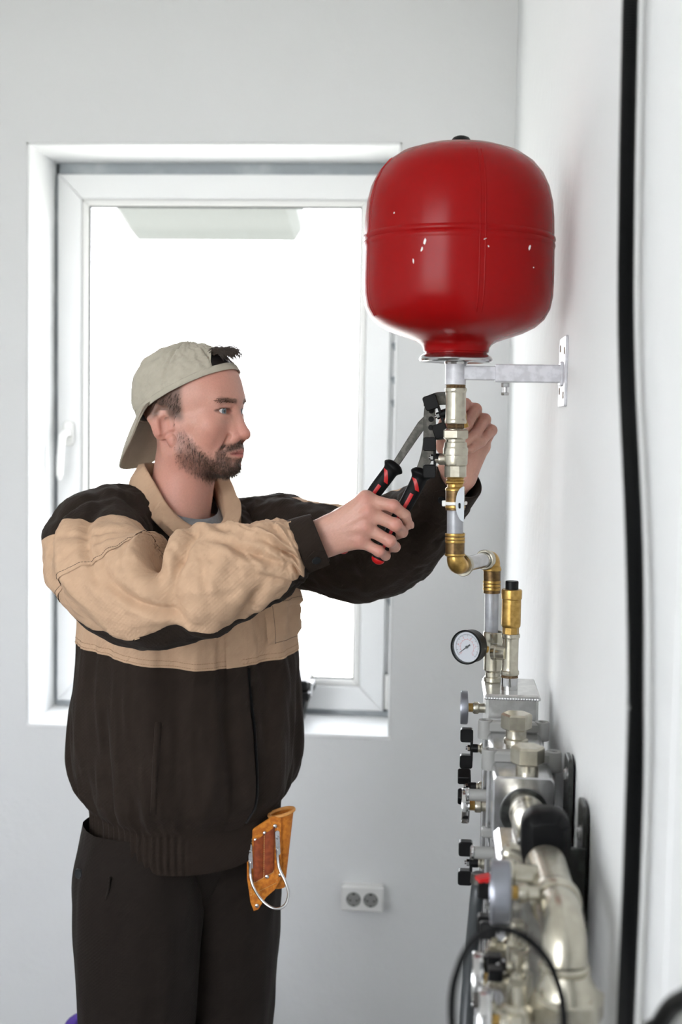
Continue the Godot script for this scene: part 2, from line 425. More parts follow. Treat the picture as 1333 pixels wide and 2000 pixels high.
	obj("pipe", b, M.pipe, t)
	sleeve.call(f.call(1041.5), f.call(1082), [f.call(1043.5), f.call(1051), f.call(1057)])
	# elbow: short vertical leg, a bend, then a level leg going right and back
	var e1 := Vector3(0.0026, f.call(1107), 0)
	var inv := tilt.affine_inverse()
	var e2 := inv * Vector3(0.0822, 1.3893, -2.04)
	var dir := (e2 - e1).normalized()
	b = MB.new()
	lathe(b, X(Vector3.ZERO), [0.0, f.call(1081), 0.0152, f.call(1081), 0.0156, f.call(1082.5), 0.0152, f.call(1085), 0.0125, f.call(1087), 0.0, f.call(1087)], 48)
	var bend := PackedVector3Array()
	var top := Vector3(0, f.call(1085), 0)
	for k in 17:
		var s := k / 16.0
		var q0 := top.lerp(e1, s)
		var q1 := e1.lerp(e1 + dir * 0.016, s)
		bend.append(q0.lerp(q1, s))
	bend.append(e1 + dir * 0.02)
	var br := PackedFloat32Array()
	for k in 18:
		br.append(0.0122 + 0.0022 * sin(PI * minf(1.0, k / 16.0)))
	sweep(b, bend, br, 28)
	obj("brass_elbow", b, M.brass, t, "smooth brass elbow")
	var lt := along(e1, e2)
	var len := e1.distance_to(e2)
	b = MB.new()
	lathe(b, lt * X(Vector3(0, 0.018, 0)), [0.0, 0, 0.0165, 0, 0.0172, 0.0012, 0.0172, 0.0035, 0.0155, 0.0045, 0.0150, 0.011, 0.0135, 0.0125, 0.0, 0.0125], 48)
	obj("press_sleeve", b, M.nickel, t, "silvery press sleeve")
	b = MB.new()
	lathe(b, lt * X(Vector3(0, 0.02, 0)), [0.0, 0, 0.0118, 0, 0.0118, len - 0.034, 0.0, len - 0.034], 40)
	obj("pipe", b, M.zinc, t, "level length of grey pipe")
	b = MB.new()
	lathe(b, lt * X(Vector3(0, len - 0.030, 0)), [0.0122, 0.0004, 0.0135, 0, 0.0152, 0.0004, 0.0160, 0.0018, 0.0160, 0.006, 0.0150, 0.008, 0.0150, 0.012, 0.0122, 0.013], 48)
	obj("press_sleeve", b, M.nickel, t, "silvery press sleeve")
	# far elbow turning down
	var dn := inv.basis * Vector3(0.012, -1, 0)
	b = MB.new()
	bend = PackedVector3Array()
	bend.append(e2 - dir * 0.019)
	for k in 17:
		var s := k / 16.0
		bend.append((e2 - dir * 0.015).lerp(e2, s).lerp(e2.lerp(e2 + dn * 0.016, s), s))
	br = PackedFloat32Array()
	for k in 18:
		br.append(0.0125 + 0.001 * sin(PI * maxf(0.0, (k - 1) / 16.0)))
	sweep(b, bend, br, 28)
	var dt := along(e2, e2 + dn)
	lathe(b, dt * X(Vector3(0, 0.013, 0)), [0.0, 0, 0.0135, 0, 0.0146, 0.003, 0.0150, 0.005, 0.0146, 0.007, 0.0, 0.007], 40)
	obj("brass_elbow", b, M.brass, t, "brass elbow at the wall side")
	b = MB.new()
	lathe(b, dt * X(Vector3(0, 0.019, 0)), [0.0, 0, 0.0135, 0, 0.0138, 0.001, 0.0138, 0.036, 0.0134, 0.037, 0.0, 0.037], 40)
	obj("press_sleeve", b, M.bronze, t, "dark bronze press sleeve")
	for h in [0.038, 0.0435, 0.049]:
		b = MB.new()
		lathe(b, dt * X(Vector3(0, h, 0)), [0.0130, -0.0026, 0.0141, -0.002, 0.0144, 0, 0.0141, 0.002, 0.0130, 0.0026], 40)
		obj("press_ring", b, M.brass, t, "bright brass ring")
	b = MB.new()
	lathe(b, dt * X(Vector3(0, 0.052, 0)), [0.0, 0, 0.0112, 0, 0.0112, 0.09, 0.0, 0.09], 40)
	obj("pipe", b, M.pipe, t)
	# ---- white half-moon tag tied to the sleeve
	t = thing("pipe_tag", "small white half-moon plastic tag zip-tied to the brass sleeve", "tag", X(Vector3(0.0290, 1.482, -1.909), Vector3(0, 0, 2)))
	var o := PackedVector2Array()
	for k in 15:
		var a := deg_to_rad(90.0 + 172.0 * k / 14.0)
		o.append(Vector2(0.0045 + 0.0128 * cos(a), 0.0265 * sin(a)))
	o.append(Vector2(0.0038, -0.0262))
	o.append(Vector2(0.0052, 0.0262))
	b = MB.new()
	extrude(b, X(Vector3.ZERO), o, 0.0022, 0.0005)
	var pl := obj("plate", b, M.tag, t)
	b = MB.new()
	extrude(b, X(Vector3(-0.0025, -0.002, 0.0017)), rect(0.0032, 0.0085, 0.0015, 4), 0.0008, 0.0)
	obj("slot", b, M.dark, pl, "dark slot")
	b = MB.new()
	var loop := PackedVector3Array()
	for k in 33:
		var a := TAU * k / 32.0
		loop.append(Vector3(-0.0075 + 0.0162 * cos(a), 0.0005, -0.0212 + 0.0164 * sin(a)))
	sweep(b, loop, 0.0024, 8, true, false, 0.4, Vector3.UP)
	box(b, X(Vector3(-0.0255, 0.0005, -0.019)), Vector3(0.006, 0.0085, 0.006), 0.001)
	obj("zip_tie", b, M.white, t)
	# ---- second small valve behind the riser
	t = thing("ball_valve", "small ball valve with tilted black butterfly handle gripped behind the coupling", "valve", X(Vector3(0.0205, 1.6225, -1.985), Vector3(0, 0, 19.5)))
	b = MB.new()
	lathe(b, X(Vector3(0, -0.03, 0)), [0.0, 0, 0.009, 0, 0.0095, 0.001, 0.0095, 0.012, 0.0115, 0.018, 0.0125, 0.028, 0.0115, 0.038, 0.0095, 0.044, 0.0095, 0.056, 0.0, 0.056], 36)
	lathe(b, X(Vector3(0, 0.0, 0), Vector3(0, 0, 90)), [0.0, 0.006, 0.006, 0.006, 0.006, 0.016, 0.0075, 0.017, 0.0075, 0.020, 0.005, 0.021, 0.0, 0.021], 24)
	obj("valve_body", b, M.brass, t)
	butterfly(t, X(Vector3(-0.0195, 0.001, 0.002), Vector3(0, 0, 90)), 1.12)

func build_pliers() -> void:
	var z := -2.005
	var t := thing("pliers", "large steel gripping pliers with black and red handles held in the right hand", "pliers", X(Vector3(-0.0227, 1.5949, z)))
	var p := func(x: float, y: float) -> Vector2: return Vector2(x + 0.0227, y - 1.5949)
	var rib := func(line: Array, w: Array) -> PackedVector2Array:   # outline of a bar of varying width
		var l := PackedVector2Array()
		var r := PackedVector2Array()
		for k in line.size():
			var d: Vector2 = (line[mini(k + 1, line.size() - 1)] - line[maxi(k - 1, 0)]).normalized()
			l.append(line[k] + Vector2(-d.y, d.x) * w[k])
			r.append(line[k] - Vector2(-d.y, d.x) * w[k])
		r.reverse()
		return l + r
	var smooth := func(pts: Array, n: int) -> Array:
		var c := []
		for q in pts:
			c.append(Vector3(q.x, q.y, 0))
		var out := []
		for q in curve(c, n):
			out.append(Vector2(q.x, q.y))
		return out
	# arm A: straight steel bar ending under the jaw plate
	var b := MB.new()
	var la := [p.call(-0.0815, 1.5275), p.call(-0.072, 1.5385), p.call(-0.050, 1.5735), p.call(-0.0335, 1.5990), p.call(-0.0235, 1.6130)]
	extrude(b, X(Vector3(0, 0, -0.006)), rib.call(la, [0.0052, 0.0056, 0.0066, 0.0072, 0.0045]), 0.006, 0.001)
	obj("steel_arm", b, M.steel, t)
	# arm B: curved bar running up into the toothed jaw
	b = MB.new()
	var lb: Array = smooth.call([p.call(-0.0385, 1.515), p.call(-0.0325, 1.5290), p.call(-0.0255, 1.5480), p.call(-0.0215, 1.5700), p.call(-0.0212, 1.5950), p.call(-0.0218, 1.6200), p.call(-0.0195, 1.6380)], 22)
	var wb := []
	for k in 22:
		wb.append(0.0068 + 0.0026 * sin(PI * k / 21.0) + 0.001 * (k / 21.0))
	extrude(b, X(Vector3(0, 0, 0.0005)), rib.call(lb, wb), 0.007, 0.001)
	obj("steel_arm", b, M.steel, t, "curved steel arm running up into the jaw")
	b = MB.new()
	var lj: Array = smooth.call([p.call(-0.0225, 1.6270), p.call(-0.0205, 1.6350), p.call(-0.0070, 1.6400), p.call(0.0120, 1.6390), p.call(0.026, 1.630)], 18)
	var wj := []
	for k in 18:
		wj.append(0.0085 + 0.0015 * sin(PI * k / 17.0))
	extrude(b, X(Vector3(0, 0, 0.0)), rib.call(lj, wj), 0.010, 0.0012)
	obj("upper_jaw", b, M.steel, t)
	b = MB.new()
	var ll: Array = smooth.call([p.call(-0.0245, 1.5910), p.call(-0.012, 1.5840), p.call(0.004, 1.5850), p.call(0.020, 1.592)], 14)
	var wl := []
	for k in 14:
		wl.append(0.0085 - 0.002 * k / 13.0)
	extrude(b, X(Vector3(0, 0, -0.006)), rib.call(ll, wl), 0.010, 0.0012)
	obj("lower_jaw", b, M.steel, t)
	b = MB.new()
	for k in 3:
		lathe(b, X(Vector3(0.0035, 0.026 - k * 0.013, 0.007), Vector3(90, 0, 0)), [0.0, 0.0016, 0.0038, 0.0016, 0.0044, 0.0008, 0.0044, -0.002, 0.0, -0.002], 18)
	obj("pivot_rivet", b, M.dark, t, "dark adjusting slot and rivet")
	# grips: oval sleeves with a finger guard, red flashes and red ends
	for g in [
		[[p.call(-0.0720, 1.5385), p.call(-0.0790, 1.5290), p.call(-0.0890, 1.5150), p.call(-0.1060, 1.4910), p.call(-0.1250, 1.4590), p.call(-0.1425, 1.4250), p.call(-0.1570, 1.3990)], -0.003],
		[[p.call(-0.0300, 1.5310), p.call(-0.0345, 1.5190), p.call(-0.0410, 1.5030), p.call(-0.0530, 1.4790), p.call(-0.0700, 1.4480), p.call(-0.0860, 1.4130), p.call(-0.0990, 1.3840)], 0.004]]:
		var c := []
		for q in g[0]:
			c.append(Vector3(q.x, q.y, g[1]))
		var line := curve(c, 44)
		var r := PackedFloat32Array()
		for k in 44:
			var s := k / 43.0
			var w := 0.0108 + 0.0012 * sin(s * 5.0)
			w += 0.0056 * exp(-pow((s - 0.12) / 0.06, 2))
			w *= smoothstep(-0.06, 0.05, s)
			r.append(w)
		b = MB.new()
		sweep(b, line, r, 24, false, true, 0.72, Vector3(0.8, -0.6, 0))
		obj("grip", b, M.rubber, t, "black moulded grip", true)
		b = MB.new()
		var cap := PackedVector3Array()
		var cr := PackedFloat32Array()
		var d := (line[43] - line[40]).normalized()
		for k in 9:
			var a := k / 8.0
			cap.append(line[43] + d * (0.009 * a - 0.004))
			cr.append(0.0108 * sqrt(maxf(0.02, 1.0 - a * a)))
		sweep(b, cap, cr, 24, false, true, 0.75, Vector3(0.8, -0.6, 0))
		obj("grip_end", b, M.redgrip, t, "red grip end", true)
		# red flash wrapping the side of the grip
		for rng in [[10, 17, 1.0], [18, 40, -1.0]]:
			b = MB.new()
			var pts := PackedVector3Array()
			for k in range(rng[0], rng[1]):
				var dd := (line[k + 1] - line[k - 1]).normalized()
				var sx: Vector3 = Vector3(-dd.y, dd.x, 0) * rng[2]
				var s: float = float(k - rng[0]) / (rng[1] - rng[0] - 1)
				var w0 := lerpf(-0.95, 0.15, s) if rng[1] < 20 else -0.25
				var w1 := lerpf(-0.35, 0.75, s) if rng[1] < 20 else 0.25
				for e in 5:
					var a: float = lerpf(w0, w1, e / 4.0)
					pts.append(line[k] + sx * (r[k] * a) + Vector3(0, 0, r[k] * 0.72 * sqrt(maxf(0.0, 1.0 - a * a)) + 0.0005))
			b.grid(pts, 5, rng[1] - rng[0])
			b.toward(0, Vector3(0, 0, 1))
			obj("grip_inlay", b, M.redgrip, t, "red inlay", true)

func dial_texture(n := 256) -> ImageTexture:
	var im := Image.create(n, n, false, Image.FORMAT_RGB8)
	im.fill(Color(0.74, 0.75, 0.78))
	var c := n / 2.0
	for y in n:
		for x in n:
			var d := Vector2(x - c, y - c)
			var r := d.length() / c
			var a := fposmod(rad_to_deg(atan2(d.x, d.y)), 360.0)   # 0 at the bottom, clockwise on the dial
			a = 360.0 - a
			if a < 45.0 or a > 315.0:
				continue
			var s := (a - 45.0) / 270.0
			var major := absf(s * 10.0 - roundf(s * 10.0)) / 10.0 * 270.0
			var minor := absf(s * 50.0 - roundf(s * 50.0)) / 50.0 * 270.0
			var rs := absf(s * 12.0 - roundf(s * 12.0)) / 12.0 * 270.0
			if r > 0.72 and r < 0.84 and major < 0.9 or r > 0.78 and r < 0.84 and minor < 0.5 or absf(r - 0.845) < 0.007:
				im.set_pixel(x, y, Color(0.18, 0.18, 0.2))
			elif r > 0.50 and r < 0.58 and rs < 1.2 or absf(r - 0.50) < 0.007:
				im.set_pixel(x, y, Color(0.75, 0.25, 0.25))
	return ImageTexture.create_from_image(im)

func disc(b: MB, t: Transform3D, r: float, seg := 48) -> void:   # flat disc facing local +y, with texture coordinates
	var i0 := b.I.size()
	var c := b.vert(t.origin, Vector2(0.5, 0.5))
	var ring := PackedInt32Array()
	for k in seg:
		var a := TAU * k / seg
		ring.append(b.vert(t * Vector3(r * cos(a), 0, r * sin(a)), Vector2(0.5 + 0.5 * cos(a), 0.5 + 0.5 * sin(a))))
	for k in seg:
		b.tri(c, ring[k], ring[(k + 1) % seg])
	b.toward(i0, t.basis.y)

func number_on(t: Node3D, txt: String, at: Transform3D, h: float, m: Material) -> void:
	var tm := TextMesh.new()
	var f := SystemFont.new()
	f.font_names = PackedStringArray(["Droid Sans"])
	tm.font = f
	tm.text = txt
	tm.font_size = 32
	tm.pixel_size = h / 32.0
	tm.depth = 0.0002
	var o := obj("dial_number", tm, m, t)
	o.transform = at

# round thermometer seen from its edge, dial facing into the room (-x)
func thermometer(label: String, c: Vector3, r: float, depth: float, shell: Material, stem_to: float) -> void:
	var t := thing("dial_thermometer", label, "thermometer", X(c))
	var rot := X(Vector3.ZERO, Vector3(0, 0, 90))
	var b := MB.new()
	lathe(b, rot, [0.0, -depth / 2, r * 0.9, -depth / 2, r * 0.98, -depth * 0.42, r, -depth * 0.25, r, depth * 0.38, r * 0.97, depth * 0.5, r * 0.90, depth * 0.5, r * 0.88, depth * 0.36, 0.0, depth * 0.36], 56)
	obj("case", b, shell, t)
	b = MB.new()
	disc(b, rot * X(Vector3(0, depth * 0.37, 0)), r * 0.87)
	obj("dial", b, M.dial, t, "white dial")
	b = MB.new()
	hexa(b, X(Vector3(depth * 0.45, 0, 0), Vector3(0, 0, -90)), 0.012, 0.009)
	obj("stem_nut", b, M.brass, t, "brass nut")
	b = MB.new()
	lathe(b, X(Vector3(depth * 0.45 + 0.008, 0, 0), Vector3(0, 0, -90)), [0.0, 0, 0.0085, 0, 0.0095, 0.002, 0.0095, 0.008, 0.0075, 0.010, 0.0075, stem_to, 0.0, stem_to], 28)
	obj("stem", b, M.nickel, t)

func side_valve(label: String, c: Vector3, lean: float, reach: float, s := 1.0) -> void:
	# butterfly valve pointing into the room: handle at c, body towards the manifold
	var t := thing("shutoff_valve", label, "valve", X(c), "butterfly shut-off valves on the manifold")
	butterfly(t, X(Vector3.ZERO, Vector3(0, 0, 90)) * X(Vector3.ZERO, Vector3(0, lean, 0)), s)
	var b := MB.new()
	lathe(b, X(Vector3(0.001, 0, 0), Vector3(0, 0, -90)), [0.0, 0, 0.006, 0, 0.006, 0.006, 0.0085, 0.008, 0.0085, 0.014, 0.011, 0.016, 0.011, reach, 0.0, reach], 28)
	obj("valve_body", b, M.nickel, t)

func build_manifold() -> void:
	M.dial = mat(Color.WHITE, 0.4)
	M.dial.albedo_texture = dial_texture()
	# ---- tall separator tube of square section
	var t := thing("hydraulic_separator", "tall square silver separator box under the pressure gauge at the right wall", "manifold", X(Vector3(0.1147, FLOOR, -2.01)))
	var b := MB.new()
	box(b, X(Vector3(0, 0.70 - FLOOR, 0)), Vector3(0.080, 0.974, 0.128), 0.004)
	obj("body", b, M.alu, t)
	b = MB.new()
	box(b, X(Vector3(0, 1.187 - FLOOR, 0)), Vector3(0.084, 0.006, 0.132), 0.002)
	obj("top_plate", b, M.alu, t, "welded top plate")
	b = MB.new()
	var bead := PackedVector3Array()
	for q in [[-0.041, -0.065], [0.041, -0.065], [0.041, 0.065], [-0.041, 0.065]]:
		bead.append(Vector3(q[0], 1.1835 - FLOOR, q[1]))
	var beads := PackedVector3Array()
	for k in 4:
		for s in 40:
			beads.append(bead[k].lerp(bead[(k + 1) % 4], s / 40.0))
	var wob := PackedFloat32Array()
	for k in beads.size():
		wob.append(0.0018 + 0.0008 * (k % 2))
	sweep(b, beads, wob, 8, true, false)
	obj("weld_bead", b, M.zinc, t)
	b = MB.new()
	box(b, X(Vector3(0.0, (FLOOR + 0.21) / 2 - FLOOR, 0)), Vector3(0.03, 0.21 - FLOOR, 0.03), 0.002)
	obj("mounting_foot", b, M.steel, t)
	# ---- riser tee behind, with the pipe dropping into it
	t = thing("pipe_tee", "nickel socket on the separator where the grey pipe drops in", "fitting", X(Vector3(0.088, 1.19, -2.04)))
	b = MB.new()
	lathe(b, X(Vector3.ZERO), [0.0, 0.0, 0.0125, 0.0, 0.0145, 0.002, 0.0145, 0.008, 0.012, 0.010, 0.012, 0.016, 0.0150, 0.020, 0.0150, 0.064, 0.0165, 0.068, 0.0170, 0.074, 0.0170, 0.080, 0.0155, 0.082, 0.0130, 0.081, 0.0125, 0.076, 0.0, 0.075], 44)
	obj("socket", b, M.nickel, t)
	# ---- air vent column in front
	t = thing("air_vent", "brass automatic air vent with black cap standing on the separator", "air vent", X(Vector3(0.1115, 1.19, -1.985)))
	b = MB.new()
	lathe(b, X(Vector3.ZERO), [0.0, -0.001, 0.0130, -0.001, 0.0130, 0.021, 0.0, 0.021], 40)
	obj("nipple", b, M.chrome, t, "shiny chrome nipple")
	b = MB.new()
	lathe(b, X(Vector3.ZERO), [0.0, 0.0195, 0.0135, 0.0195, 0.0128, 0.0215, 0.0135, 0.0235, 0.0, 0.024], 36)
	obj("thread", b, M.hemp, t, "hemp sealed thread")
	b = MB.new()
	lathe(b, X(Vector3.ZERO), [0.0, 0.0235, 0.0138, 0.0235, 0.0146, 0.025, 0.0146, 0.0295, 0.0132, 0.031, 0.0128, 0.036, 0.0128, 0.076, 0.0132, 0.081, 0.0146, 0.0825, 0.0146, 0.087, 0.0138, 0.088, 0.0, 0.088], 44)
	lathe(b, X(Vector3(-0.006, 0.058, 0.004), Vector3(0, -28, 90)), [0.0, 0, 0.0118, 0, 0.0118, 0.014, 0.0135, 0.016, 0.0135, 0.022, 0.0105, 0.023, 0.0, 0.023], 36)
	obj("tee_body", b, M.nickel, t)
	b = MB.new()
	extrude(b, X(Vector3(0, 0.0875, 0), Vector3(-90, 0, 0)), ngon(8, 0.0128), 0.011, 0.0008)
	lathe(b, X(Vector3.ZERO), [0.0, 0.098, 0.0135, 0.098, 0.0147, 0.1, 0.0150, 0.104, 0.0150, 0.140, 0.0146, 0.1415, 0.0157, 0.1425, 0.0160, 0.144, 0.0160, 0.1555, 0.0150, 0.157, 0.008, 0.158, 0.0, 0.158], 56)
	obj("vent_body", b, M.brass, t)
	b = MB.new()
	lathe(b, X(Vector3.ZERO), [0.0, 0.157, 0.0102, 0.157, 0.0102, 0.169, 0.0094, 0.1702, 0.0, 0.1702], 28)
	obj("cap", b, M.black, t)
	# ---- pressure gauge
	var n := Vector3(-0.50, 0.02, 0.86).normalized()
	var gc := Vector3(0.0425, 1.2613, -1.945)
	t = thing("pressure_gauge", "round pressure gauge with black rim beside the brass air vent", "gauge", X(gc))
	var gx := n.cross(Vector3.UP).normalized()
	var gt := Transform3D(Basis(-gx, n, (-gx).cross(n)), Vector3.ZERO)
	b = MB.new()
	lathe(b, gt, [0.0, -0.024, 0.012, -0.024, 0.0235, -0.0225, 0.0252, -0.020, 0.0255, -0.003, 0.0262, -0.002, 0.0265, 0.0005, 0.0262, 0.0025, 0.0245, 0.003, 0.0235, 0.0, 0.0230, -0.003, 0.0, -0.003], 64)
	obj("case", b, M.black, t, "", true)
	b = MB.new()
	disc(b, gt * X(Vector3(0, -0.0025, 0)), 0.0232)
	obj("dial", b, M.dial, t, "pale dial with red and black scales")
	b = MB.new()
	var nd := gt.basis * Vector3(0.78, 0, -0.62)
	extrude(b, Transform3D(Basis(nd, n.cross(nd), n), n * -0.0018), PackedVector2Array([Vector2(-0.016, -0.0004), Vector2(0.007, -0.0012), Vector2(0.007, 0.0012), Vector2(-0.016, 0.0004)]), 0.0004)
	lathe(b, gt * X(Vector3(0, -0.0025, 0)), [0.0022, 0, 0.0022, 0.002, 0.0, 0.0025], 16)
	obj("needle", b, M.black, t)
	for k in 6:
		var a := deg_to_rad(225.0 - 54.0 * k)
		var pos := gx * (0.0152 * cos(a)) + Vector3.UP * (0.0152 * sin(a)) + n * -0.0022
		number_on(t, str(k * 2), Transform3D(Basis(gx, Vector3.UP, n), pos), 0.0034, M.redgrip)
	b = MB.new()
	disc(b, gt * X(Vector3(0, 0.0012, 0)), 0.0242)
	obj("glass", b, M.glass, t)
	b = MB.new()
	var st := along(Vector3(0.012, -0.001, -0.016), Vector3(0.047, -0.011, -0.030))
	hexa(b, st, 0.013, 0.02)
	lathe(b, st, [0.006, 0.018, 0.0055, 0.0235, 0.0, 0.0235], 20)
	obj("stem", b, M.brass, t)
	# ---- distribution bar running along the wall towards the camera
	t = thing("distribution_bar", "silver square distribution bar running along the wall in front of the separator", "manifold", X(Vector3(0.1125, 1.11, -1.775)))
	b = MB.new()
	extrude(b, X(Vector3(0, 0, -0.165)), rect(0.078, 0.090, 0.008, 5), 0.33, 0.002)
	obj("bar", b, M.zinc, t)
	b = MB.new()
	lathe(b, X(Vector3(0.001, 0.0, 0.160), Vector3(90, 0, 0)), [0.0, 0.004, 0.031, 0.004, 0.031, 0.007, 0.028, 0.008, 0.0, 0.006], 44)
	obj("end_ring", b, M.gunmetal, t, "stained end opening")
	b = MB.new()
	extrude(b, X(Vector3(0, -0.20, -0.14)), rect(0.060, 0.26, 0.008, 4), 0.28, 0.002)
	obj("lower_bar", b, M.zinc, t)
	for q in [[Vector3(0.1125, 1.155, -1.80), 0.038, "hexagonal nickel plug on the bar, nearer the separator"], [Vector3(0.1175, 1.150, -1.635), 0.038, "hexagonal nickel plug at the front end of the bar"]]:
		var h := thing("hex_plug", q[2], "plug", X(q[0]), "hexagonal plugs on the bar")
		b = MB.new()
		lathe(b, X(Vector3.ZERO), [0.0, -0.004, 0.0175, -0.004, 0.0175, 0.003, 0.0148, 0.005, 0.0148, 0.017, 0.0, 0.017], 40)
		obj("thread", b, M.nickel, h)
		b = MB.new()
		hexa(b, X(Vector3(0, 0.0165, 0)), q[1], 0.0235, 0.0)
		obj("hexagon", b, M.nickel, h)
	# ---- grey plastic clamps with threaded rods
	for q in [[Vector3(0.112, 1.158, -1.855), 0.104, "grey plastic clamp across the bar, nearer the separator"], [Vector3(0.1135, 1.157, -1.69), 0.106, "grey plastic clamp across the bar, in front of the other"]]:
		var h := thing("pipe_clamp", q[2], "clamp", X(q[0]), "grey plastic clamps across the bar")
		b = MB.new()
		box(b, X(Vector3(0, 0.004, 0)), Vector3(q[1] - 0.02, 0.016, 0.018), 0.003)
		for s in [-1.0, 1.0]:
			lathe(b, X(Vector3(s * (q[1] / 2 - 0.011), -0.014, 0)), [0.0, 0, 0.0105, 0, 0.0108, 0.001, 0.0108, 0.0255, 0.0100, 0.027, 0.0055, 0.027, 0.0050, 0.0245, 0.0, 0.0245], 28)
		obj("yoke", b, M.plastic, h)
		for s in [-1.0, 1.0]:
			b = MB.new()
			lathe(b, X(Vector3(s * (q[1] / 2 - 0.011), -0.36, 0)), [0.0, 0, 0.0035, 0, 0.0035, 0.35, 0.0, 0.35], 14)
			obj("threaded_rod", b, M.zinc, h, "thin steel rod")
		b = MB.new()
		box(b, X(Vector3(0, -0.10, 0)), Vector3(q[1] - 0.004, 0.012, 0.016), 0.002)
		obj("lower_yoke", b, M.plastic, h)
	# grey sensor pockets pointing into the room
	for q in [[Vector3(0.062, 1.098, -1.72), "upper grey stub pointing into the room below the front clamp"], [Vector3(0.068, 1.052, -1.62), "lower grey stub pointing into the room above the black tap"]]:
		var h := thing("sensor_pocket", q[1], "fitting", X(q[0]), "grey stubs on the bar")
		b = MB.new()
		lathe(b, X(Vector3(0.024, 0, 0), Vector3(0, 0, 90)), [0.0, 0, 0.008, 0, 0.008, 0.040, 0.0072, 0.0415, 0.0, 0.0415], 28)
		obj("stub", b, M.plastic, h)
		b = MB.new()
		lathe(b, X(Vector3(-0.016, 0, 0), Vector3(0, 0, 90)), [0.0085, 0, 0.0092, 0.001, 0.0092, 0.004, 0.006, 0.005, 0.0, 0.005], 28)
		obj("end_cap", b, M.chrome, h, "bright end cap")
	# ---- thermometers and butterfly valves facing the room
	M.satin = mat(Color(0.56, 0.57, 0.60), 0.35, 0.8)
	thermometer("satin grey dial thermometer seen edge-on beside the separator top", Vector3(0.0430, 1.156, -2.0), 0.0265, 0.012, M.satin, 0.03)
	thermometer("chrome dial thermometer seen edge-on below the butterfly handles", Vector3(0.0435, 1.062, -1.79), 0.0250, 0.011, M.chrome, 0.045)
	thermometer("large pale grey dial thermometer seen edge-on, nearest at mid height", Vector3(0.0655, 1.149, -1.22), 0.0310, 0.019, M.satin, 0.02)
	thermometer("chrome dial thermometer low on the manifold, behind the black cable loop", Vector3(0.0470, 1.048, -1.25), 0.0270, 0.011, M.chrome, 0.02)
	thermometer("chrome dial thermometer lowest in the picture, in front of the other chrome one", Vector3(0.0495, 1.062, -1.13), 0.0290, 0.011, M.chrome, 0.02)
	side_valve("butterfly shut-off valve with handle upright, next below the satin thermometer", Vector3(0.0600, 1.104, -1.95), 0.0, 0.03)
	side_valve("butterfly shut-off valve turned edge-on behind the upper grey stub", Vector3(0.0570, 1.058, -1.90), 60.0, 0.03)
	side_valve("butterfly shut-off valve standing alone against the wall below the chrome thermometer", Vector3(0.0575, 0.9935, -1.75), 0.0, 0.03, 1.0)
	side_valve("butterfly shut-off valve under the red tab at the edge of the manifold", Vector3(0.0720, 1.066, -1.40), 0.0, 0.03, 0.95)
	side_valve("butterfly shut-off valve inside the cable loop, upper one", Vector3(0.0690, 1.060, -1.30), 15.0, 0.03, 0.85)
	side_valve("butterfly shut-off valve near the camera beside the chrome thermometers", Vector3(0.0720, 1.075, -1.22), 90.0, 0.02, 0.75)
	b = MB.new()
	box(b, X(Vector3(0.0565, 1.098, -1.40), Vector3(0, 20, 8)), Vector3(0.017, 0.005, 0.014), 0.001)
	box(b, X(Vector3(0.0600, 1.092, -1.40), Vector3(0, 20, 40)), Vector3(0.006, 0.010, 0.012), 0.001)
	tag(obj("valve_tab", b, M.redgrip), "small red plastic tab on top of a black butterfly handle", "tab")
	# ---- second bar, nearer the camera, and its vertical front pipes
	t = thing("return_bar", "lower silver distribution bar with vertical flow tubes nearer the camera", "manifold", X(Vector3(0.105, 1.0, -1.42)))
	b = MB.new()
	box(b, X(Vector3(-0.005, 0.04, 0.0)), Vector3(0.058, 0.16, 0.20), 0.006)
	obj("bar", b, M.zinc, t)
	for q in [[-0.018, 0.045, 0.12, 0.0115], [-0.020, 0.045, 0.20, 0.0115], [-0.026, 0.035, 0.27, 0.0125]]:
		b = MB.new()
		lathe(b, X(Vector3(q[0], -0.10, q[2])), [0.0, 0, q[3], 0, q[3], 0.11, q[3] * 1.25, 0.115, q[3] * 1.25, 0.128, q[3] * 0.9, 0.132, q[3] * 0.9, 0.148, q[3] * 1.2, 0.152, q[3] * 1.2, 0.168, q[3] * 0.8, 0.172, q[3] * 0.7, 0.19, 0.0, 0.19], 32)
		obj("flow_tube", b, M.nickel, t)
		b = MB.new()
		lathe(b, X(Vector3(q[0] - 0.004, 0.055, q[2]), Vector3(0, 0, 70)), [0.0, 0, 0.008, 0, 0.008, 0.018, 0.0105, 0.02, 0.0105, 0.026, 0.0, 0.026], 24)
		obj("side_port", b, M.nickel, t)
	# ---- near pipe run: pipe out of the bar, ball valve with black lever, tee, elbow, union
	t = thing("supply_pipe", "blurred nickel pipe run with tee and elbow turning down at the right wall", "pipe", X(Vector3(0.12, 1.14, -1.4)))
	b = MB.new()
	lathe(b, along(Vector3(-0.0065, -0.024, -0.225), Vector3(-0.004, -0.006, -0.03)), [0.0, 0, 0.019, 0, 0.019, 0.05, 0.0225, 0.055, 0.0225, 0.072, 0.0205, 0.078, 0.0215, 0.10, 0.0235, 0.12, 0.0235, 0.17, 0.021, 0.19, 0.0, 0.19], 44)
	lathe(b, X(Vector3(-0.01, -0.02, 0.0), Vector3(0, 0, 75)), [0.0, 0, 0.012, 0, 0.012, 0.028, 0.009, 0.034, 0.0, 0.034], 28)
	obj("valve_body", b, M.nickel, t)
	b = MB.new()
	lathe(b, along(Vector3(-0.002, 0.000, 0.08), Vector3(0.002, -0.010, 0.20)), [0.0, -0.01, 0.0215, -0.01, 0.0215, 0.065, 0.0245, 0.070, 0.0255, 0.075, 0.0255, 0.084, 0.0235, 0.088, 0.0, 0.088], 48)
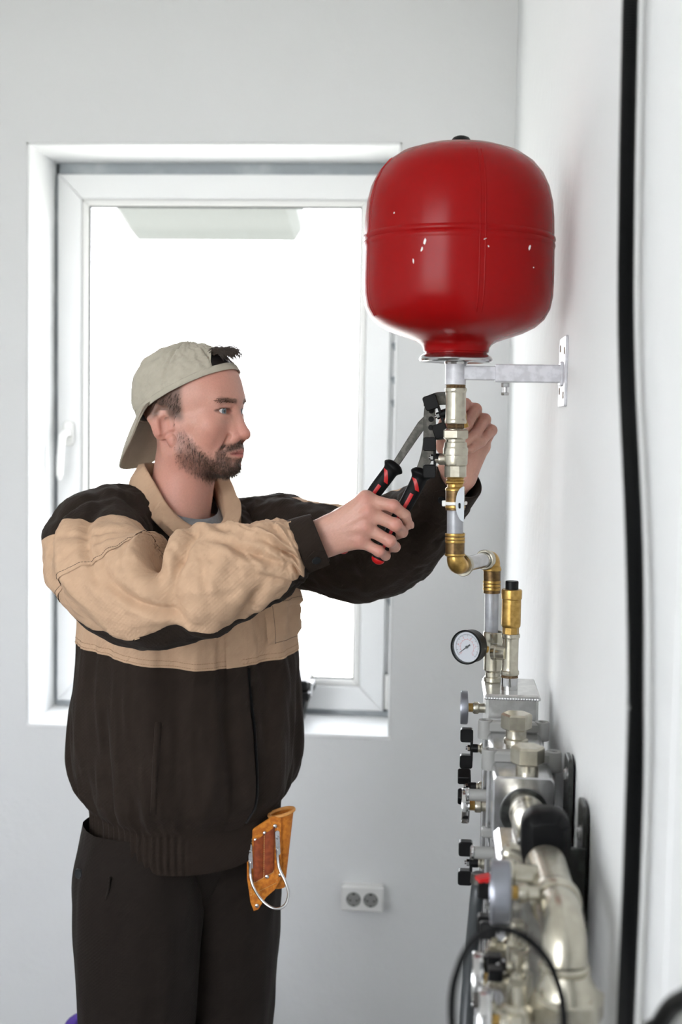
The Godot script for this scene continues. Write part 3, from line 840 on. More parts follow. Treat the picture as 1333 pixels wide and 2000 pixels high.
	lathe(b, X(Vector3(-0.006, -0.002, 0.115), Vector3(0, 0, 85)), [0.0, 0.008, 0.0155, 0.008, 0.0155, 0.032, 0.0175, 0.034, 0.0175, 0.044, 0.0, 0.044], 36)
	obj("tee", b, M.nickel, t)
	b = MB.new()
	var bend := PackedVector3Array()
	var p0 := Vector3(0.001, -0.006, 0.165)
	var p1 := Vector3(0.003, 0.002, 0.228)
	var p2 := Vector3(0.003, -0.036, 0.232)
	for k in 21:
		var s := k / 20.0
		bend.append(p0.lerp(p1, s).lerp(p1.lerp(p2, s), s))
	sweep(b, bend, 0.0212, 36)
	lathe(b, X(p2 + Vector3(0, -0.012, 0)), [0.0, 0, 0.0225, 0, 0.0240, 0.002, 0.0240, 0.010, 0.0215, 0.013, 0.0, 0.013], 44)
	obj("elbow", b, M.nickel, t)
	b = MB.new()
	hexa(b, X(p2 + Vector3(0.002, -0.052, 0.01)), 0.062, 0.030, 0.2)
	lathe(b, X(p2 + Vector3(0.002, -0.023, 0.01)), [0.029, -0.002, 0.027, 0.006, 0.022, 0.013, 0.0205, 0.02, 0.0, 0.02], 44)
	lathe(b, X(p2 + Vector3(0.002, -0.30, 0.01)), [0.0, 0, 0.018, 0, 0.018, 0.25, 0.0, 0.25], 36)
	obj("union_nut", b, M.nickel, t, "large hexagonal union nut")
	t = thing("lever_tap", "black rounded plastic tap lever on the blurred supply pipe", "valve", X(Vector3(0.1195, 1.15, -1.36)))
	b = MB.new()
	var lv := [Vector3(0.0, -0.045, -0.03), Vector3(0, -0.03, -0.015), Vector3(0, 0.006, 0.0), Vector3(0, 0.018, 0.035)]
	extrude(b, X(Vector3(0, 0.007, -0.03)), rect(0.052, 0.066, 0.020, 8), 0.048, 0.010)
	extrude(b, X(Vector3(0.003, -0.035, -0.045)), rect(0.050, 0.060, 0.01, 6), 0.04, 0.006)
	obj("lever", b, M.rubber, t, "", true)
	b = MB.new()
	for s in [-1.0, 1.0]:
		lathe(b, X(Vector3(s * 0.013, -0.019, 0.0145), Vector3(90, 0, 0)), [0.0035, 0, 0.0035, 0.002, 0.0, 0.003], 16)
	obj("screw", b, M.chrome, t, "two small screws")
	# black tap lower left of the pipe
	t = thing("drain_tap", "small black drain tap with silver screw left of the supply pipe", "valve", X(Vector3(0.0905, 1.118, -1.43)))
	b = MB.new()
	box(b, X(Vector3(0, -0.012, 0)), Vector3(0.040, 0.013, 0.02), 0.004)
	box(b, X(Vector3(0.012, 0.004, 0)), Vector3(0.015, 0.030, 0.02), 0.004)
	obj("lever", b, M.black, t)
	b = MB.new()
	lathe(b, X(Vector3(-0.012, -0.006, 0.008)), [0.0, 0, 0.004, 0, 0.004, 0.010, 0.0, 0.011], 16)
	obj("screw", b, M.chrome, t)
	# ---- dark wall plates holding the bar
	for q in [[Vector3(0.170, 1.115, -1.64), 0.0, "dark steel bracket plate on the wall behind the lever tap"], [Vector3(0.1715, 1.090, -1.48), 0.0, "dark steel bracket plate nearer the camera, beside the supply pipe"]]:
		var h := thing("bracket_plate", q[2], "bracket", X(q[0]), "dark bracket plates on the wall")
		b = MB.new()
		extrude(b, X(Vector3(0.004, 0, 0), Vector3(0, -90, 0)), rect(0.058, 0.125 if q[0].z < -1.5 else 0.150, 0.012, 5), 0.006, 0.001)
		if q[0].z > -1.5:
			box(b, X(Vector3(-0.008, -0.02, 0.03)), Vector3(0.022, 0.10, 0.006), 0.002)
		obj("plate", b, M.gunmetal, h)
		for s in [-1.0, 1.0]:
			b = MB.new()
			hexa(b, X(Vector3(-0.0015, s * 0.040, 0.008), Vector3(0, 0, 90)), 0.013, 0.005)
			lathe(b, X(Vector3(-0.0015, s * 0.040, 0.008), Vector3(0, 0, 90)), [0.010, 0, 0.010, 0.0015, 0.0, 0.0015], 20)
			obj("bolt", b, M.zinc, h, "zinc bolt with washer")
	# ---- slim dark pipe and the cable loop in front
	t = thing("grey_hose", "slim dark grey pipe leaning down along the room side of the manifold", "pipe", X(Vector3(0.055, 1.0, -1.6)))
	b = MB.new()
	sweep(b, curve([Vector3(0.004, 0.03, -0.004), Vector3(0.0, -0.01, 0.0), Vector3(-0.011, -0.12, 0.09), Vector3(-0.02, -0.40, 0.16)], 24), 0.0085, 16)
	obj("tube", b, M.hose, t)
	b = MB.new()
	sweep(b, PackedVector3Array([Vector3(0.0028, 0.018, -0.003), Vector3(0.0036, 0.030, -0.004)]), 0.0105, 16)
	obj("ferrule", b, M.steel, t)
	t = thing("cable_loop", "thin black cable loop hanging blurred in front of the manifold", "cable", X(Vector3(0.06, 1.2, -0.95)))
	b = MB.new()
	sweep(b, curve([Vector3(-0.030, -0.13, 0.03), Vector3(-0.0434, -0.0514, 0), Vector3(-0.0378, -0.0071, 0), Vector3(-0.0211, 0.0169, 0), Vector3(0.0, 0.0195, 0), Vector3(0.0195, 0.0078, 0), Vector3(0.0335, -0.0133, 0), Vector3(0.0415, -0.0507, 0.0), Vector3(0.042, -0.14, 0.02)], 70), 0.0030, 12)
	obj("cable", b, M.rubber, t, "", true)

# ---------------------------------------------------------------- implicit surfaces
class Sdf:
	var kind := PackedInt32Array()     # 0 tapered capsule, 1 ellipsoid
	var op := PackedInt32Array()       # 0 join, 1 carve
	var kk := PackedFloat32Array()
	var A := PackedVector3Array()
	var B := PackedVector3Array()
	var R := PackedVector2Array()
	var T := []
	var mirror := false
	func cap(a: Vector3, b: Vector3, ra: float, rb: float, k := 0.006, o := 0) -> void:
		kind.append(0); op.append(o); kk.append(k); A.append(a); B.append(b - a)
		R.append(Vector2(ra, rb)); T.append(null)
	func ell(c: Vector3, r: Vector3, k := 0.006, o := 0, rot := Vector3.ZERO) -> void:
		kind.append(1); op.append(o); kk.append(k); A.append(c); B.append(r)
		R.append(Vector2.ZERO); T.append(Basis.from_euler(rot * PI / 180.0).transposed() if rot != Vector3.ZERO else null)
	func one(i: int, p: Vector3) -> float:
		if kind[i] == 0:
			var ba := B[i]
			var q := p - A[i]
			var h := clampf(q.dot(ba) / maxf(ba.length_squared(), 1e-9), 0.0, 1.0)
			return (q - ba * h).length() - lerpf(R[i].x, R[i].y, h)
		var e := p - A[i]
		if T[i] != null:
			e = T[i] * e
		var r := B[i]
		var k0 := (e / r).length()
		var k1 := (e / (r * r)).length()
		return k0 * (k0 - 1.0) / k1 if k1 > 1e-9 else -minf(r.x, minf(r.y, r.z))
	func value(p: Vector3, list: PackedInt32Array) -> float:
		var d := 1e3
		if mirror:
			p.z = absf(p.z)
		for i in list:
			var e := one(i, p)
			var k := kk[i]
			if op[i] == 0:
				var h := maxf(k - absf(d - e), 0.0)
				d = minf(d, e) - h * h / (4.0 * k)
			else:
				var h := maxf(k - absf(d + e), 0.0)
				d = maxf(d, -e) + h * h / (4.0 * k)
		return d
	# surface nets over the box lo..hi; colour from the callable (point) -> Color
	func skin(mb: MB, lo: Vector3, hi: Vector3, cell: float, xf: Transform3D, paint: Callable) -> void:
		const S := 4
		var n := Vector3i(((hi - lo) / (cell * S)).ceil()) * S + Vector3i.ONE
		var val := PackedFloat32Array()
		val.resize(n.x * n.y * n.z)
		val.fill(1e9)
		var sx := 1
		var sy := n.x
		var sz := n.x * n.y
		var all := PackedInt32Array(range(kind.size()))
		var reach := cell * S * 0.5 * 1.7321
		var live := []
		for bz in range(0, n.z - 1, S):
			for by in range(0, n.y - 1, S):
				for bx in range(0, n.x - 1, S):
					var m := lo + Vector3(bx + S * 0.5, by + S * 0.5, bz + S * 0.5) * cell
					var d := value(m, all)
					if absf(d) > reach * 1.25 + 0.002:
						continue
					var pm := m
					if mirror:
						pm.z = absf(pm.z)
					var list := PackedInt32Array()
					for i in all:
						var e := one(i, pm)
						var slack := reach * 2.4 + kk[i]
						if op[i] == 0 and e < d + slack + 0.004 or op[i] == 1 and e < slack:
							list.append(i)
					live.append(Vector3i(bx, by, bz))
					for z in range(bz, bz + S + 1):
						for y in range(by, by + S + 1):
							var row := z * sz + y * sy
							for x in range(bx, bx + S + 1):
								if val[row + x] > 1e8:
									val[row + x] = value(lo + Vector3(x, y, z) * cell, list)
		var at := {}
		for b in live:
			for z in range(b.z, b.z + S):
				for y in range(b.y, b.y + S):
					for x in range(b.x, b.x + S):
						var o: int = z * sz + y * sy + x
						var sum := Vector3.ZERO
						var cnt := 0
						var c := [val[o], val[o + sx], val[o + sy], val[o + sx + sy], val[o + sz], val[o + sx + sz], val[o + sy + sz], val[o + sx + sy + sz]]
						var neg := 0
						for k in 8:
							if c[k] < 0.0:
								neg += 1
						if neg == 0 or neg == 8:
							continue
						for ed in [[0, 1], [2, 3], [4, 5], [6, 7], [0, 2], [1, 3], [4, 6], [5, 7], [0, 4], [1, 5], [2, 6], [3, 7]]:
							var va: float = c[ed[0]]
							var vb: float = c[ed[1]]
							if (va < 0.0) != (vb < 0.0):
								var t := va / (va - vb)
								var pa := Vector3(ed[0] & 1, (ed[0] >> 1) & 1, ed[0] >> 2)
								var pb := Vector3(ed[1] & 1, (ed[1] >> 1) & 1, ed[1] >> 2)
								sum += pa.lerp(pb, t)
								cnt += 1
						var p := lo + (Vector3(x, y, z) + sum / cnt) * cell
						at[o] = mb.vert(xf * p, Vector2.ZERO, paint.call(p))
		for o in at:
			for ax in 3:
				var s0: int = [sx, sy, sz][ax]
				var s1: int = [sy, sz, sx][ax]
				var s2: int = [sz, sx, sy][ax]
				if (val[o] < 0.0) == (val[o + s0] < 0.0):
					continue
				if at.has(o - s1) and at.has(o - s2) and at.has(o - s1 - s2):
					if val[o] < 0.0:
						mb.quad(at[o], at[o - s2], at[o - s1 - s2], at[o - s1])
					else:
						mb.quad(at[o], at[o - s1], at[o - s1 - s2], at[o - s2])

const YAW_HEAD := 18.7
var head_x := Transform3D(Basis(Vector3(0.9472, 0, 0.3206), Vector3.UP, Vector3(-0.3206, 0, 0.9472)), Vector3(-0.4557, 1.617, -2.3))
var skin_noise := noise(60.0, 3, 21)

func lin(r: float, g: float, b: float) -> Color:
	return Color(r, g, b).srgb_to_linear()

func blob(p: Vector3, c: Vector3, r: float) -> float:
	return exp(-p.distance_squared_to(c) / (r * r))

func beard_at(q: Vector3) -> float:   # how thick the beard grows at a point of the head, 0..1
	var p := Vector3(q.x, q.y, absf(q.z))
	var n := skin_noise.get_noise_3dv(q * 3.0) * 0.012
	var up := lerpf(-0.034, -0.083, smoothstep(0.012, 0.068, p.x)) + n
	var low := lerpf(-0.098, -0.134, smoothstep(0.005, 0.06, p.x)) + n
	var m := smoothstep(up + 0.010, up - 0.012, p.y) * smoothstep(low - 0.012, low + 0.010, p.y) * smoothstep(0.000, 0.018, p.x)
	# moustache and the strip beside the mouth
	var mo := smoothstep(0.013, 0.007, absf(p.y + 0.063 + p.z * 0.22)) * smoothstep(0.036, 0.028, p.z) * smoothstep(0.07, 0.078, p.x)
	m = maxf(m, mo)
	m = maxf(m, 0.9 * smoothstep(0.010, 0.005, absf(p.z - 0.031)) * smoothstep(-0.062, -0.070, p.y) * smoothstep(-0.11, -0.09, p.y) * smoothstep(0.06, 0.07, p.x))
	m *= 1.0 - 0.85 * smoothstep(0.012, 0.006, p.distance_to(Vector3(0.098, -0.090, 0.017)))
	# lips stay bare
	m *= smoothstep(0.0, 0.004, absf(p.y + 0.0745 + p.z * 0.06) - 0.0075 + p.z * 0.18) if p.x > 0.08 and p.z < 0.03 else 1.0
	return clampf(m, 0.0, 1.0)

func paint_head(q: Vector3) -> Color:
	var p := Vector3(q.x, q.y, absf(q.z))
	var c := lin(0.775, 0.585, 0.52)
	var pink := 0.3 * blob(p, Vector3(0.075, -0.045, 0.05), 0.030) + 0.55 * blob(p, Vector3(0.11, -0.043, 0.0), 0.022) + 0.45 * blob(p, Vector3(-0.01, -0.04, 0.085), 0.03) + 0.25 * blob(p, Vector3(0.06, 0.06, 0.04), 0.05) + 0.3 * blob(p, Vector3(0.0, -0.12, 0.05), 0.06)
	c = c.lerp(lin(0.74, 0.45, 0.40), clampf(pink, 0, 1))
	c = c.lerp(lin(0.72, 0.49, 0.42), 0.5 * blob(p, Vector3(0.085, 0.004, 0.022), 0.016) + 0.35 * blob(p, Vector3(0.066, -0.004, 0.052), 0.014))
	c = c * (1.0 + 0.10 * skin_noise.get_noise_3dv(q * 9.0))
	var b := beard_at(q)
	c = c.lerp(lin(0.23, 0.165, 0.125), b * lerpf(0.55, 1.0, smoothstep(0.02, 0.065, p.x)) * (0.80 + 0.5 * skin_noise.get_noise_3dv(q * 22.0)))
	# lips
	var lip := smoothstep(0.0085, 0.0055, absf(p.y + 0.0755) + p.z * 0.20) * smoothstep(0.080, 0.090, p.x) * smoothstep(0.027, 0.022, p.z)
	c = c.lerp(lin(0.71, 0.42, 0.40), 0.85 * lip)
	c = c.lerp(lin(0.38, 0.16, 0.15), 0.8 * smoothstep(0.0018, 0.0006, absf(p.y + 0.0748 + p.z * 0.05)) * smoothstep(0.082, 0.090, p.x) * smoothstep(0.027, 0.023, p.z))
	var lid := (Vector3(0.0, p.y, p.z - 0.0325) / Vector3(1.0, 0.0049, 0.0145)).length()
	if p.x > 0.070 and p.x < 0.095:
		c = c.lerp(lin(0.22, 0.13, 0.11), smoothstep(0.34, 0.10, absf(lid - 1.06)) * (0.75 if p.y > 0.0 else 0.35))
		c = c.lerp(lin(0.62, 0.36, 0.31), 0.55 * smoothstep(0.005, 0.002, Vector2(p.y + 0.0005, p.z - 0.0185).length()))
	var bt := clampf((0.100 - p.x) / 0.030, 0.0, 1.0)
	var brow := smoothstep(0.0062, 0.0028, absf(p.y - (0.0160 + 0.005 * sin(bt * 2.4)))) * smoothstep(0.009, 0.013, p.z) * smoothstep(0.054, 0.046, p.z) * smoothstep(0.05, 0.06, p.x)
	c = c.lerp(lin(0.27, 0.20, 0.15), brow * (0.55 - 0.3 * bt))
	c = c.lerp(lin(0.13, 0.105, 0.09), smoothstep(0.005, 0.011, p.y - 0.0304 - 0.525 * p.x))
	# cropped hair at the temple and round the back
	var edge := 0.012 - 0.25 * maxf(0.0, p.x)
	var hair := smoothstep(0.028, 0.014, p.x) * smoothstep(edge - 0.035, edge - 0.018, p.y)
	hair = maxf(hair, smoothstep(-0.055, -0.07, p.x) * smoothstep(-0.085, -0.06, p.y))
	hair *= smoothstep(0.010, 0.018, absf(p.x + 0.012) + absf(p.y + 0.03) * 0.3 if p.z > 0.076 and p.y < 0.0 else 1.0)
	c = c.lerp(lin(0.27, 0.22, 0.18), clampf(hair, 0, 1) * 0.75)
	return Color(c.r, c.g, c.b)

func head_sdf() -> Sdf:
	var s := Sdf.new()
	s.mirror = true
	var V := func(x: float, y: float, z: float) -> Vector3: return Vector3(x, y, z) * 0.001
	s.ell(V.call(-6, 32, 0), V.call(97, 88, 77), 0.02)
	s.ell(V.call(38, 28, 0), V.call(54, 62, 63), 0.02)
	s.ell(V.call(42, -30, 0), V.call(49, 77, 54), 0.02)
	s.cap(V.call(84, 22, 6), V.call(74, 22, 40), 0.011, 0.010, 0.016)          # brow
	s.ell(V.call(60, -25, 42), V.call(23, 20, 22), 0.02)                        # cheekbone
	s.ell(V.call(48, -46, 36), V.call(24, 26, 20), 0.022)
	s.cap(V.call(30, -20, 56), V.call(-5, -20, 60), 0.009, 0.008, 0.016)        # zygomatic arch
	s.cap(V.call(10, -70, 49), V.call(72, -97, 14), 0.017, 0.017, 0.02)         # jaw
	s.cap(V.call(10, -35, 52), V.call(10, -70, 49), 0.013, 0.016, 0.02)
	s.ell(V.call(77, -98, 0), V.call(18, 17, 21), 0.016)                       # chin
	s.ell(V.call(77, -70, 0), V.call(25, 26, 31), 0.016)                        # muzzle
	s.cap(V.call(-8, -55, 0), V.call(-32, -205, 0), 0.053, 0.055, 0.03)         # neck
	s.cap(V.call(0, -80, 14), V.call(-18, -205, 8), 0.030, 0.036, 0.03)
	s.cap(V.call(-24, -50, 52), V.call(10, -205, 14), 0.012, 0.011, 0.014)      # neck muscle
	s.ell(V.call(21, -148, 0), V.call(11, 16, 9), 0.014)                       # larynx
	# eye sockets, lids
	s.ell(V.call(92, 1, 31), V.call(13, 12, 17), 0.012, 1)
	s.ell(V.call(74.5, -0.5, 31.5), V.call(13.6, 13.2, 14.5), 0.004)
	s.cap(V.call(86, 7.5, 20), V.call(77, 8.0, 44), 0.0042, 0.0042, 0.006)      # upper lid fold
	s.cap(V.call(87, -9.5, 22), V.call(78, -10, 42), 0.0035, 0.0035, 0.008)     # lower lid bag
	s.ell(V.call(90, 0.0, 32.5), V.call(15, 4.9, 14.5), 0.0015, 1, Vector3(0, 14, -2))
	# nose
	s.cap(V.call(86, 4, 0), V.call(106, -36, 0), 0.0075, 0.0100, 0.010)
	s.cap(V.call(80, -8, 6), V.call(92, -44, 11), 0.008, 0.010, 0.012)
	s.ell(V.call(109, -41.5, 0), V.call(10.5, 9.5, 10.5), 0.006)
	s.ell(V.call(95, -46.5, 12.5), V.call(11, 8.2, 7.0), 0.005)
	s.ell(V.call(99, -55, 6.8), V.call(6.0, 4.0, 3.0), 0.002, 1, Vector3(0, 15, 10))
	s.cap(V.call(88, -44, 21), V.call(78, -66, 30), 0.0022, 0.002, 0.008, 1)    # fold beside the nose
	# lips
	s.cap(V.call(99, -69.5, 0), V.call(88, -72.5, 20), 0.0064, 0.0045, 0.006)
	s.cap(V.call(98.5, -80.5, 0), V.call(88, -78, 19), 0.0072, 0.0050, 0.006)
	s.cap(V.call(110, -74.8, 0), V.call(87, -75.5, 25), 0.0014, 0.0012, 0.004, 1)
	s.cap(V.call(104, -92, 0), V.call(96, -92, 14), 0.004, 0.003, 0.010, 1)     # dip above the chin
	# ear
	s.ell(V.call(-15, -24, 74), V.call(19, 31, 7), 0.005, 0, Vector3(8, 26, -12))
	s.ell(V.call(-1, -53, 70), V.call(9, 11, 5.5), 0.005)
	s.ell(V.call(-9, -26, 82), V.call(11, 17, 9.0), 0.003, 1, Vector3(0, 25, -12))
	s.cap(V.call(-25, -44, 76), V.call(-36, -16, 84), 0.0042, 0.0048, 0.004)
	s.cap(V.call(-36, -16, 84), V.call(-22, 6, 82), 0.0048, 0.0045, 0.004)
	s.cap(V.call(-22, 6, 82), V.call(-3, -2, 70), 0.0045, 0.0040, 0.004)
	s.cap(V.call(0, -23, 68), V.call(0, -33, 69), 0.0060, 0.0055, 0.004)        # tragus
	s.cap(V.call(-20, -42, 80), V.call(-24, -14, 85), 0.0040, 0.0040, 0.004)    # inner ridge
	return s

func paint_hand(q: Vector3) -> Color:
	var c := lin(0.765, 0.585, 0.52) * (1.0 + 0.10 * skin_noise.get_noise_3dv(q * 7.0))
	for k in knuckles:
		c = c.lerp(lin(0.74, 0.47, 0.42), 0.6 * blob(q, k, 0.011))
	return Color(c.r, c.g, c.b)

var knuckles := []

# fingers: lists of four joints (knuckle, middle, end joint, tip); thumb likewise
func hand(mb: MB, wrist: Vector3, fore: Vector3, fingers: Array, thumb: Array, back: Vector3, lo: Vector3, hi: Vector3, cell: float) -> void:
	var s := Sdf.new()
	var radii := [[0.0105, 0.0092, 0.0082, 0.0070], [0.0105, 0.0095, 0.0084, 0.0072], [0.0102, 0.0090, 0.0080, 0.0068], [0.0095, 0.0080, 0.0072, 0.0060]]
	var across: Vector3 = (fingers[0][0] - fingers[3][0]).normalized()
	s.cap(fore + across * 0.012, wrist + across * 0.013, 0.021, 0.018, 0.012)
	s.cap(fore - across * 0.012, wrist - across * 0.013, 0.021, 0.018, 0.012)
	for f in 4:
		var j: Array = fingers[f]
		var root: Vector3 = wrist + across * (0.016 - 0.0107 * f)
		s.cap(root, j[0], 0.0150, 0.0118, 0.012)
		if f < 3:
			s.cap(root.lerp(wrist + across * (0.016 - 0.0107 * (f + 1)), 0.5), j[0].lerp(fingers[f + 1][0], 0.5) - back * 0.003, 0.015, 0.0105, 0.010)
	for f in 4:
		var j: Array = fingers[f]
		for k in 3:
			s.cap(j[k], j[k + 1], radii[f][k], radii[f][k + 1], 0.0035 if k > 0 else 0.006)
		s.ell(j[0] + back * 0.004, Vector3.ONE * 0.0095, 0.008)
		s.ell(j[1] + back * 0.0012, Vector3.ONE * (radii[f][1] * 1.02), 0.004)
		knuckles.append(j[0] + back * 0.01)
		knuckles.append(j[1] + back * 0.007)
	for k in 4:
		s.cap(wrist.lerp(fingers[k][0], 0.35) + back * 0.0125, fingers[k][0] + back * 0.0085, 0.0022, 0.0036, 0.007)
	s.cap(wrist.lerp(thumb[0], 0.3), thumb[0], 0.016, 0.0150, 0.012)
	s.cap(thumb[0], thumb[1], 0.0150, 0.0115, 0.010)
	s.cap(thumb[1], thumb[2], 0.0108, 0.0098, 0.005)
	s.cap(thumb[2], thumb[3], 0.0098, 0.0078, 0.005)
	s.cap(thumb[1], fingers[0][0] - back * 0.006, 0.009, 0.009, 0.014)
	s.skin(mb, lo, hi, cell, Transform3D(), paint_hand)

var person: Node3D

func pobj(called: String, mb, m: Material, soft := true, label := "", parent: Node3D = null) -> MeshInstance3D:
	var o := obj(called, mb, m, parent if parent else person, label, soft)
	if parent == null:
		o.position = -person.position
	return o

func build_person() -> void:
	person = thing("person", "man in backwards khaki cap and brown and beige jacket gripping pliers at the pipe", "person", X(Vector3(-0.48, FLOOR, -2.33)))
	var skin := mat(Color.WHITE, 0.48)
	skin.vertex_color_use_as_albedo = true
	skin.subsurf_scatter_enabled = true
	skin.subsurf_scatter_strength = 0.12
	var pores := ntex(noise(0.08, 3, 8), 256)
	bumpy(skin, pores, 0.02, 14.0)
	M.skin = skin
	var b := MB.new()
	b.has_c = true
	head_sdf().skin(b, Vector3(-0.112, -0.215, -0.096), Vector3(0.126, 0.128, 0.096), 0.0021 if not quick else 0.003, head_x, paint_head)
	# right hand, back of the hand to the camera, fingers round the handles
	hand(b, Vector3(-0.1768, 1.4229, -1.985), Vector3(-0.2300, 1.4050, -1.985), [
		[Vector3(-0.1172, 1.4825, -1.977), Vector3(-0.0743, 1.4731, -1.974), Vector3(-0.0560, 1.4585, -1.984), Vector3(-0.0500, 1.4420, -1.998)],
		[Vector3(-0.1126, 1.4615, -1.972), Vector3(-0.0700, 1.4440, -1.971), Vector3(-0.0600, 1.4310, -1.993), Vector3(-0.0735, 1.4220, -2.019)],
		[Vector3(-0.1170, 1.4391, -1.974), Vector3(-0.0786, 1.4183, -1.974), Vector3(-0.0710, 1.4074, -1.997), Vector3(-0.0860, 1.4015, -2.020)],
		[Vector3(-0.1265, 1.4170, -1.980), Vector3(-0.0952, 1.4016, -1.979), Vector3(-0.0855, 1.3930, -1.997), Vector3(-0.0976, 1.3885, -2.016)]],
		[Vector3(-0.1556, 1.4500, -2.000), Vector3(-0.1317, 1.4690, -2.024), Vector3(-0.1039, 1.4690, -2.034), Vector3(-0.0830, 1.4560, -2.033)],
		Vector3(-0.1, 0.2, 1).normalized(), Vector3(-0.252, 1.366, -2.060), Vector3(-0.030, 1.512, -1.945), 0.0024 if not quick else 0.0036)
	# left hand behind the pipe, palm towards the camera
	hand(b, Vector3(0.0235, 1.5206, -2.095), Vector3(-0.002, 1.4802, -2.110), [
		[Vector3(0.0280, 1.5831, -2.097), Vector3(0.0340, 1.6330, -2.072), Vector3(0.0208, 1.6190, -2.040), Vector3(0.0110, 1.6030, -2.030)],
		[Vector3(0.0423, 1.5816, -2.100), Vector3(0.0505, 1.6250, -2.075), Vector3(0.0372, 1.5999, -2.042), Vector3(0.0240, 1.5860, -2.030)],
		[Vector3(0.0545, 1.5751, -2.100), Vector3(0.0660, 1.6090, -2.075), Vector3(0.0490, 1.5830, -2.044), Vector3(0.0320, 1.5710, -2.034)],
		[Vector3(0.0640, 1.5650, -2.095), Vector3(0.0775, 1.5920, -2.074), Vector3(0.0610, 1.5730, -2.048), Vector3(0.0450, 1.5610, -2.042)]],
		[Vector3(0.0211, 1.5376, -2.080), Vector3(0.0020, 1.5660, -2.064), Vector3(-0.0025, 1.5900, -2.050), Vector3(0.0020, 1.6100, -2.044)],
		Vector3(0.3, 0.1, -1).normalized(), Vector3(-0.020, 1.455, -2.145), Vector3(0.100, 1.655, -2.005), 0.0024 if not quick else 0.0036)
	var nail := MB.new()
	var nx := (Vector3(-0.0500, 1.4420, -1.998) - Vector3(-0.0560, 1.4585, -1.984)).normalized()
	var nz := (Vector3(0.75, 0.25, 0.6) - nx * nx.dot(Vector3(0.75, 0.25, 0.6))).normalized()
	lathe(nail, Transform3D(Basis(nx * 1.25, nz, nx.cross(nz)), Vector3(-0.0500, 1.4420, -1.998) - nx * 0.001 + nz * 0.0062), [0.0054, -0.0012, 0.0050, 0.0004, 0.0038, 0.0011, 0.0, 0.0015], 20)
	# the rest of the body, under the clothes
	var s := Sdf.new()
	s.cap(Vector3(-0.486, 1.43, -2.318), Vector3(-0.475, 1.34, -2.33), 0.050, 0.085, 0.03)
	s.cap(Vector3(-0.56, 1.38, -2.25), Vector3(-0.39, 1.38, -2.42), 0.045, 0.045, 0.03)
	s.cap(Vector3(-0.472, 1.27, -2.33), Vector3(-0.468, 0.90, -2.33), 0.115, 0.115, 0.04)
	s.cap(Vector3(-0.56, 1.385, -2.23), Vector3(-0.461, 1.312, -1.99), 0.045, 0.032, 0.02)
	s.cap(Vector3(-0.461, 1.312, -1.99), Vector3(-0.215, 1.4105, -1.985), 0.032, 0.026, 0.02)
	s.cap(Vector3(-0.38, 1.395, -2.44), Vector3(-0.13, 1.370, -2.27), 0.05, 0.040, 0.03)
	s.cap(Vector3(-0.13, 1.370, -2.27), Vector3(0.006, 1.485, -2.11), 0.040, 0.027, 0.02)
	for q in [[-0.538, -2.266], [-0.412, -2.392]]:
		s.cap(Vector3(q[0], 0.86, q[1]), Vector3(q[0] + 0.01, 0.38, q[1]), 0.072, 0.055, 0.03)
		s.cap(Vector3(q[0] + 0.01, 0.38, q[1]), Vector3(q[0], FLOOR + 0.09, q[1]), 0.058, 0.042, 0.02)
		s.cap(Vector3(q[0], FLOOR + 0.06, q[1]), Vector3(q[0] + 0.10, FLOOR + 0.045, q[1] + 0.10), 0.036, 0.03, 0.02)
	s.skin(b, Vector3(-0.72, FLOOR, -2.56), Vector3(0.06, 1.52, -1.90), 0.016, Transform3D(), func(_p: Vector3) -> Color: return lin(0.83, 0.65, 0.575))
	pobj("body", b, skin)
	pobj("fingernail", nail, mat(Color(0.80, 0.62, 0.56), 0.25), true, "pale index fingernail")
	build_face_parts()
	build_cap()
	build_jacket()
	build_trousers()
	build_pouch()

func hx(x: float, y: float, z: float) -> Vector3:
	return head_x * (Vector3(x, y, z) * 0.001)

